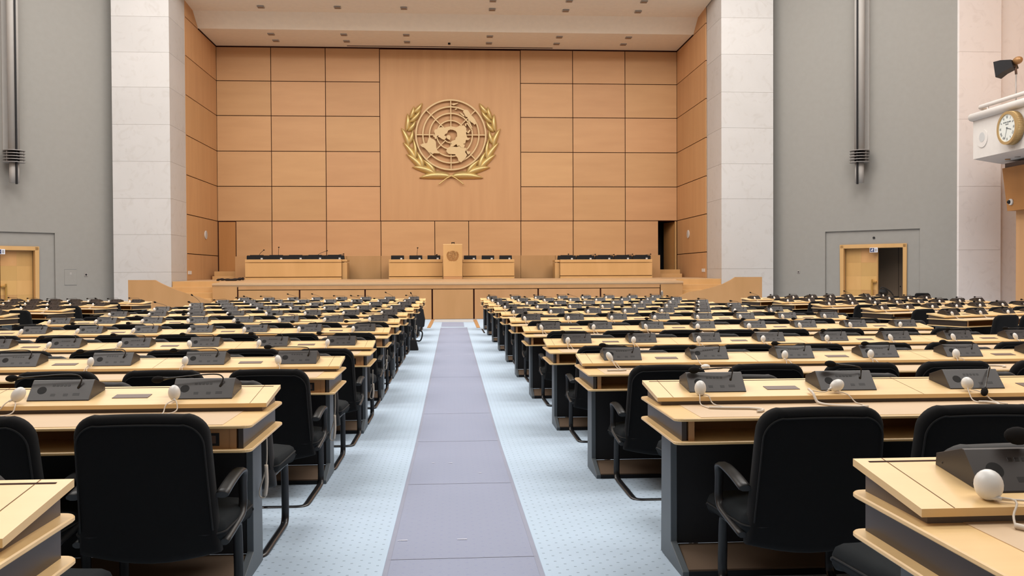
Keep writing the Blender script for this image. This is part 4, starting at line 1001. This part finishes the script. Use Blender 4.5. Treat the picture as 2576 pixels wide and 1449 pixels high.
# ---- chair meshes (origin on the floor, facing +y)
CH = {}
def shell_grid(outline, thick, bulge, rnd, bend):
    """closed cushion from an (x,z) outline function: rings of shrinking copies over the rounded edge"""
    m = MB(); n = len(outline); cx = sum(p[0] for p in outline) / n; cz = sum(p[1] for p in outline) / n
    rings = []
    prof = [(0.0, 1), (.30, 1), (.62, .995), (.84, .97), (.95, .80), (1.0, .35), (1.0, -.35), (.95, -.80), (.84, -.97), (.62, -.995), (.30, -1), (0.0, -1)]
    for k, (s, t) in enumerate(prof):
        ring = []
        for (x, z) in outline:
            # shrink by distance rather than by scale near the edge
            d = math.hypot(x - cx, z - cz); e = rnd * (1 - s) / .16 if s > .84 else None
            f = (d - rnd * (1 - s) / .16 * .9) / d if s > .84 else ((d - rnd * .9) / d) * s / .84
            px, pz = cx + (x - cx) * f, cz + (z - cz) * f
            u = min(1, math.hypot((px - cx) / .24, (pz - cz) / .28))
            y = t * thick / 2 + bulge * (1 - u * u) * (1 if t > 0 else .4) * (1 if abs(t) > .5 else 0)
            ring.append(bend(px, y, pz))
        rings.append(ring)
    vs = [p for r in rings for p in r]
    fs = [(i * n + k, i * n + (k + 1) % n, (i + 1) * n + (k + 1) % n, (i + 1) * n + k) for i in range(1, len(prof) - 2) for k in range(n)]
    m.add(vs, fs, 0, True)
    m.add(rings[1], [tuple(range(n))], 0, True); m.add(rings[-2], [tuple(range(n - 1, -1, -1))], 0, True)
    return m
def back_outline(grow=0.0):
    pts = []; w0, wb = .240, .262
    zt, zb = .817, .235; r = .09
    def W(z): t = (z - zb) / (zt - zb); return wb + (w0 - wb) * t ** .8
    N = 9
    for k in range(N + 1): z = zb + .04 + (zt - r - zb - .04) * k / N; pts.append((W(z), z))
    for k in range(1, 8): a = math.radians(90 * k / 8); pts.append((W(zt - r) - r + r * math.cos(a), zt - r + r * math.sin(a)))
    for k in range(0, 9): x = (W(zt - r) - r) * (1 - 2 * k / 8); pts.append((x, zt + .008 * math.cos(x * 6) - .008 * 1))
    right_ = [(-x, z) for x, z in reversed(pts[:N + 8])]
    pts = pts[:N + 8] + pts[N + 8:] + right_
    # bottom edge
    for k in range(1, 8): pts.append((-W(zb + .04) + 2 * W(zb + .04) * k / 8, zb + .04 - .04 * math.sin(math.pi * k / 8)))
    out = []
    for p in pts:
        if not out or math.hypot(p[0] - out[-1][0], p[1] - out[-1][1]) > 1e-4: out.append(p)
    return out
BEND = lambda x, y, z: (x, y - .175 - (z - .30) * .20 - .10 * max(0, z - .72) ** 2 * 3 + .10 * x * x * 1.0, z)
m = shell_grid(back_outline(), .085, .012, .035, BEND); CH['backrest'] = m.mesh('backrest', 'fabric'); CH['backrest_plain'] = m.mesh('backrest', 'backshell')
# piping over the upper back, 4 cm in from the edge
ol = back_outline(); pts = []
for (x, z) in ol:
    if z > .36: pts.append((x * .945, .30 + (z - .30) * (.93)))
order = sorted(range(len(pts)), key=lambda i: math.atan2(pts[i][0], pts[i][1] - .55)); pts = [pts[i] for i in order]
m = MB(); m.tube([BEND(x, -.0425, z) for x, z in pts], .0035, 6); CH['piping'] = m.mesh('piping', 'piping')
# seat cushion
m = shell_grid(rrect(-.274, .274, -.22, .36, .065, 7), .085, .008, .035, lambda x, y, z: (x, z, .352 + y - .03 * max(0, (z - .16) / .13) ** 2)); CH['seat'] = m.mesh('seat', 'seatfab')
m = MB(); m.tube([(x, y, .352 - .03 * max(0, (y - .16) / .13) ** 2) for x, y in rrect(-.276, .276, -.22, .362, .065, 6)] + [(.276, .29, .335)], .004, 6); CH['seat_piping'] = m.mesh('seat_piping', 'piping')
def strap(m, path, w, h, n=8):
    """flat oval bar: w across, h thick"""
    pl = [Vector(p) for p in path]; vs = []; prev = None
    for i, p in enumerate(pl):
        t = (pl[min(i + 1, len(pl) - 1)] - pl[max(i - 1, 0)]).normalized()
        a = t.cross(Vector((0, 0, 1)))
        a = a.normalized() if a.length > .35 else (prev if prev is not None else Vector((1, 0, 0)))
        a = (a - t * a.dot(t)).normalized()
        if prev is not None and a.dot(prev) < 0: a = -a
        prev = a; c = t.cross(a)
        for k in range(n):
            q = 2 * math.pi * (k + .5) / n; sc = 1 / max(abs(math.cos(q)), abs(math.sin(q))) ** .55
            ww = w[i] if isinstance(w, list) else w
            vs.append(p + a * ww / 2 * math.cos(q) * sc + c * h / 2 * math.sin(q) * sc)
    m.add(vs, [(i * n + k, i * n + (k + 1) % n, (i + 1) * n + (k + 1) % n, (i + 1) * n + k) for i in range(len(pl) - 1) for k in range(n)], 0, True)
    m.add(vs[:n], [tuple(range(n))]); m.add(vs[-n:], [tuple(range(n))])
def arm(sx_):
    m = MB(); x = sx_ * .272
    pl = spline([(x, a, c) for a, c in ((-.215, .500), (-.10, .520), (.02, .532), (.085, .530), (.112, .518), (.126, .49), (.134, .42), (.133, .385), (.118, .358), (.08, .342), (-.05, .325), (-.18, .312))], 3)
    strap(m, pl, [.050 - .016 * min(1, max(0, i / len(pl) - .36) / .12) for i in range(len(pl))], .024); return m.mesh('armrest', 'arm')
CH['arm'] = [arm(1), arm(-1)]
m = MB()
for sg in (1, -1):
    x = sg * .235
    pts = [(x * .9, -.14, .280), (x * .95, .05, .285), (x, .155, .290), (x, .19, .268), (x, .203, .15), (x, .207, .06), (x, .188, .022), (x, .13, .011), (x, -.15, .011), (x, -.32, .011), (x * .97, -.375, .011), (x * .85, -.40, .011), (x * .6, -.405, .011), (0, -.405, .011)]
    strap(m, spline(pts, 4), .040, .019)
CH['frame'] = m.mesh('frame', 'tube')
m = MB(); m.tube([(-.22, -.14, .285), (.22, -.14, .285)], .012, 6); CH['crossbar'] = m.mesh('crossbar', 'tube')

def make_chair(full=True, arms=True):
    o = empty('armchair' if arms else 'side_chair', (0, 0, 0))
    s_ = link('seat', CH['seat'], o)
    b_ = link('backrest', CH['backrest' if arms else 'backrest_plain'], o)
    if full: link('piping', CH['piping'], b_); link('seat_piping', CH['seat_piping'], s_)
    for me in (CH['arm'] if arms else ()): link('armrest', me, o)
    f_ = link('frame', CH['frame'], o)
    if not arms: s_.location.z = .052; f_.scale.z = 1.18; b_.location.z = .025
    if full: link('crossbar', CH['crossbar'], f_)
    return o
protos = {}
def chair(full, loc, rz, label, group, arms=True):
    if (full, arms) not in protos: o = protos[(full, arms)] = make_chair(full, arms)
    else: o = copy_tree(protos[(full, arms)])
    o.location = loc; o.rotation_euler = (0, 0, rz); return tag(o, label, 'chair', group)
def console(full, mickey, Mx, label, group):
    o = empty('microphone_console', (0, 0, 0), (0, 0, 0), label, 'console', group)
    link('body', CM['body'], o); link('speaker', CM['speaker'], o)
    if full:
        for me in CM['button']: link('button', me, o)
        for me in CM['volume_key']: link('volume_key', me, o)
        for k in ('card_slot', 'display', 'talk_key', 'printed_marks', 'led'): link(k, CM[k], o)
    else: link('keypad', CM['keypad'], o)
    a, c = MIC[mickey]; n = link('gooseneck_microphone', a, o); link('windscreen', c, n)
    o.matrix_world = Mx; return o
def earpiece(full, key, Mx, label, group):
    o = empty('earpiece', (0, 0, 0), (0, 0, 0), label, 'earpiece', group)
    sh, cl, pl, cd, co = EAR[key]
    s_ = link('shell', sh, o); link('cord', cd, o)
    if full: link('rim_line', cl, s_); link('plug', pl, s_)
    if co and full: link('coiled_cord', co, o)
    o.matrix_world = Mx; return o

XR_T = {1: .98, 2: .913, 3: .885, 4: .868, 5: .832, 6: .812, 7: .803, 8: .787, 9: .767, 10: .745, 11: .735}
XL_T = {1: .847, 2: .806, 3: .757, 4: .722, 5: .724, 6: .731, 7: .728, 8: .717, 9: .690, 10: .688, 11: .685}
SIDE_A = math.radians(21)
rng = random.Random(11)
MARGIN = 60
def inframe(p, mx=MARGIN):
    x, y = proj(p); return -mx < x < 2576 + mx and y < 1449 + 120
def rowname(n): return ORD[(10 if blk[0] == 'S' else 11) - n]
mic_fix = {('R', 2, 0): 'R2a', ('R', 2, 1): 'R2b', ('R', 2, 2): 'R2c', ('R', 1, 0): 'R1a', ('R', 3, 0): 'R3a', ('R', 3, 1): 'low', ('R', 3, 2): 'R3a', ('R', 3, 3): 'R2a', ('R', 3, 4): 'R3a',
           ('L', 2, 0): 'L2b', ('L', 2, 1): 'L2a', ('L', 3, 0): 'L3a', ('L', 3, 1): 'L2a', ('L', 3, 2): 'L2a', ('L', 4, 0): 'L3a', ('L', 10, 0): 'up', ('L', 9, 7): 'tall', ('L', 11, 1): 'diag2', ('L', 11, 2): 'L3a', ('L', 11, 5): 'diag'}
ear_fix = {('R', 2, 0): 'R2a', ('R', 2, 1): 'R2b', ('R', 2, 2): 'R2c', ('R', 1, 0): 'R1a', ('R', 3, 0): 'R3a', ('R', 3, 1): 'R3b', ('L', 2, 0): 'L2a', ('L', 2, 1): 'L2b', ('L', 3, 0): 'L3a', ('L', 3, 1): 'Lc', ('L', 3, 2): 'Lc'}
BLK = {'R': ('right block', 'the aisle'), 'L': ('left block', 'the aisle'), 'SR': ('far right block', 'side aisle'), 'SL': ('far left block', 'side aisle')}
rows = []
for n in range(1, 12):
    rows.append(('R', n, 1, XR_T[n], n * SP, 0.0)); rows.append(('L', n, -1, -XL_T[n], n * SP if n > 1 else 2.14, 0.0))
for n in range(5, 11):
    rows.append(('SR', n, 1, 7.27, n * SP * 1.0285, SIDE_A))
for n in range(5, 11):
    rows.append(('SL', n, -1, -7.36, n * SP * 1.044, -SIDE_A))
desk_cache = {}
counts = dict(chair=0, console=0, earpiece=0)
for (blk, n, sg, x0, y0, rz) in rows:
    nseat = 8; L = nseat * PITCH + .0
    R3 = Matrix.Rotation(rz, 4, 'Z'); base = Matrix.Translation((x0, y0, rise(y0 - .3) if n <= 4 else 0.0)) @ R3
    if not any(inframe(base @ Vector((sg * t, -.3, D)), 20) for t in (0, .05, .15, .3, .8, 1.6, 2.4, 3.2, 4, L)): continue
    bn, an = BLK[blk]
    key = (sg, blk == 'L')
    if key not in desk_cache: desk_cache[key] = desk_mesh(L, sg, nseat, blk == 'L')
    o = empty('conference_desk', base.translation, (0, 0, rz), 'long maple conference desk, %s row from the stage, %s' % (rowname(n), bn), 'desk', 'conference desks of the %s' % bn)
    build_desk(desk_cache[key], o)
    full = n <= 5 and blk in 'RL'
    for k in range(nseat):
        xs = sg * (.315 + PITCH * k + (.012 if n == 1 else 0))
        if blk[0] != 'S' and n >= 3: pass
        # console on the sloping shelf
        yc = -.155; zc_ = D + .077 + yc * math.tan(TILT)
        w = base @ Vector((xs, yc, zc_ + .05))
        seat = '%s from %s' % (ORD[k], an)
        if inframe(w, 45):
            Mx = base @ Matrix.Translation((xs, yc, zc_)) @ Matrix.Rotation(TILT, 4, 'X')
            mk = mic_fix.get((blk, n, k))
            if not mk:
                if blk in ('L', 'SL'): mk = rng.choice(['L2a', 'L2b', 'L3a', 'L3a', 'L2a', 'diag' if n > 7 else 'L3a'])
                else: mk = rng.choice(['R2a', 'R3a', 'short', 'low', 'R3a', 'diag' if n > 8 else 'R2b'])
            console(full, mk, Mx, 'dark console, %s on the %s row from the stage, %s' % (seat, rowname(n), bn), 'consoles of the %s' % bn)
            ek = ear_fix.get((blk, n, k)) or rng.choice(['Lb', 'Lc', 'L3a', 'Lb'] if blk in ('L', 'SL') else ['Rb', 'Rc', 'Rb', 'Rc', 'R2a' if n < 6 else 'Rb'])
            earpiece(full, ek, base @ Matrix.Translation((xs, yc, zc_)) , 'white earpiece, %s, %s row from the stage, %s' % (seat, rowname(n), bn), 'earpieces of the %s' % bn)
            counts['console'] += 1; counts['earpiece'] += 1
        # chair drawn up to the desk
        off = .125 if blk in ('R', 'SR') else -.03
        j = rng.uniform(-.008, .008); yj = rng.uniform(-.05, .01)
        if n == 2: j, yj = (.03 if sg > 0 else .012), (-.06 if sg > 0 else .015)
        cl = Vector((xs + off + j, -.735 + yj, 0)); w = base @ cl
        top = base @ (cl + Vector((0, -.3, .8)))
        side = base @ (cl + Vector((.3 * -(1 if proj(top)[0] > 1288 else -1), -.3, .6)))
        if n >= 2 and (inframe(side, 0) or inframe(top, 0)):
            w.z = rise(w.y) if n <= 4 else 0
            chair(full, w, rz + rng.uniform(-.015, .015) * (n > 2), 'black armchair at desk, %s, %s row from the stage, %s' % (seat, rowname(n), bn), 'chairs drawn up in the %s' % bn); counts['chair'] += 1
        # chair parked against the far side of the desk
        if blk in 'RL' and n <= 8:
            cl = Vector((xs + (off + .07 if sg > 0 else off + .01 if n > 1 else off - .09), .375, 0)); w = base @ cl; top = base @ (cl + Vector((0, -.3, .8)))
            side = base @ (cl + Vector((.3 * -(1 if proj(top)[0] > 1288 else -1), -.3, .6)))
            if inframe(side, 0) or inframe(top, 0):
                w.z = rise(w.y) if n <= 4 else 0
                chair(full and n < 4, w, 0, 'armless black chair behind the %s desk from the stage, %s, %s' % (rowname(n), seat, bn), 'chairs parked behind desks of the %s' % bn, False); counts['chair'] += 1
print('COUNTS', counts)
# loose chair beside the far right block, bags
p = aY(2333, 742, 26.45); chair(False, (p.x, 26.45, 0), math.radians(183), 'empty black armchair standing apart by the grey wall, behind the far right block', 'lone chair')

# ------------------------------------------------------------------ loose things
# cords hanging from the aisle ends of the left desks
def hang(px, py, px2, py2, Y, label):
    a, c = aY(px, py, Y), aY(px2, py2, Y); m = MB()
    m.tube(spline([(a.x, Y, a.z), (a.x - .005, Y + .01, (a.z + c.z) / 2), (c.x - .02, Y, c.z + .03), (c.x - .008, Y, c.z), (c.x + .012, Y, c.z + .02), (c.x + .012, Y - .005, c.z + (a.z - c.z) * .45)], 5), .0035, 6)
    o = tag(m.build('hanging_cord', 'cord'), label, 'cord', 'cords hanging at the left desk ends')
    m = MB(); m.tube(spline([(c.x + .012, Y - .005, c.z + (a.z - c.z) * .52), (c.x + .014, Y - .005, c.z + (a.z - c.z) * .25), (c.x + .006, Y, c.z + .01)], 5), .0085, 8); m.build('coiled_part', 'cord', o)
hang(671, 1092, 664, 1252, 4.25, 'white cord hanging under the aisle end of tenth left desk from the stage')
hang(843, 985, 838, 1108, 6.3, 'white cord hanging under the aisle end of ninth left desk from the stage')
hang(938, 930, 936, 1003, 8.5, 'white cord hanging under the aisle end of eighth left desk from the stage')
hang(975, 880, 970, 930, 10.8, 'white cord hanging under the aisle end of seventh left desk from the stage')
hang(1045, 800, 1046, 838, 17.4, 'white cord hanging under the aisle end of fourth left desk from the stage')
# black bag with a strap standing in the aisle, dark coat on the front chair
Yb = 15.9; p = fZ(1041, 881); a = aY(1027, 881, p.y); c = aY(1053, 881, p.y); t0 = aY(1031, 855, p.y); t1 = aY(1047, 855, p.y)
o = empty('shoulder_bag', ((a.x + c.x) / 2, p.y, 0), (0, 0, 0), 'black bag with a strap standing on the carpet beside the left desks', 'bag'); cx = (a.x + c.x) / 2
m = MB(); m.add([(a.x - cx, -.07, 0), (c.x - cx, -.07, 0), (c.x - cx, .09, 0), (a.x - cx, .09, 0), (t0.x - cx, -.02, t0.z), (t1.x - cx, -.02, t0.z), (t1.x - cx, .05, t0.z), (t0.x - cx, .05, t0.z)], [(0, 3, 2, 1), (4, 5, 6, 7), (0, 1, 5, 4), (1, 2, 6, 5), (2, 3, 7, 6), (3, 0, 4, 7)])
m.build('bag_body', 'modesty', o, .012)
s1 = aY(1062, 836, p.y); s2 = aY(1048, 829, p.y)
m = MB(); m.tube(spline([(t1.x - cx - .01, .01, t0.z - .02), (aY(1058, 856, p.y).x - cx, 0, aY(1058, 856, p.y).z), (s1.x - cx, .01, s1.z), (s2.x - cx, .02, s2.z), (aY(1038, 832, p.y).x - cx, .03, s2.z - .03)], 6), .013, 8); m.build('strap', 'modesty', o)
p = aY(1056, 790, 20.9); m = MB()
m.prism([(-.10, -.28), (.10, -.30), (.12, -.12), (.08, .10), (.03, .16), (-.09, .13)], -.06, .06, 'y')
o = tag(m.build('dark_coat', 'modesty', None, .03), 'black coat hung over the aisle chair of the second left desk row', 'coat'); o.location = (p.x, 20.9, p.z)
# backpack on the far right front desk, bottle and paper cup at the right desk front
w = Matrix.Translation((7.27, 10 * SP * 1.0285, 0)) @ Matrix.Rotation(SIDE_A, 4, 'Z') @ Vector((4.72, -.17, D + .058)); p = Vector((0, 0, .30 + .145))
o = empty('backpack', w, (0, 0, 0), 'small dark bag with a strap on the far end of the front far right desk', 'bag')
m = MB(); m.ell((0, 0, .10), (.13, .09, .10), 14, 10); m.build('pack', 'modesty', o)
m = MB(); m.tube(spline([(-.10, -.03, .20), (-.04, -.06, .24), (.14, -.08, .14), (.24, -.08, .02)], 5), .018, 6); m.build('strap', 'modesty', o)
p = aY(1665, 742, 24.28); zt_ = D + .07
o = empty('water_bottle', (p.x, 24.28, zt_), (0, 0, 0), 'tiny clear water bottle at the end of the front right desk', 'bottle')
m = MB(); m.cyl((0, 0, 0), .032, .13, 'z', 14); m.cyl((0, 0, .13), .032, .03, 'z', 14, 0, .014); m.build('bottle', 'lens', o)
m = MB(); m.cyl((0, 0, .16), .014, .02, 'z', 12); m.build('cap', 'white', o)
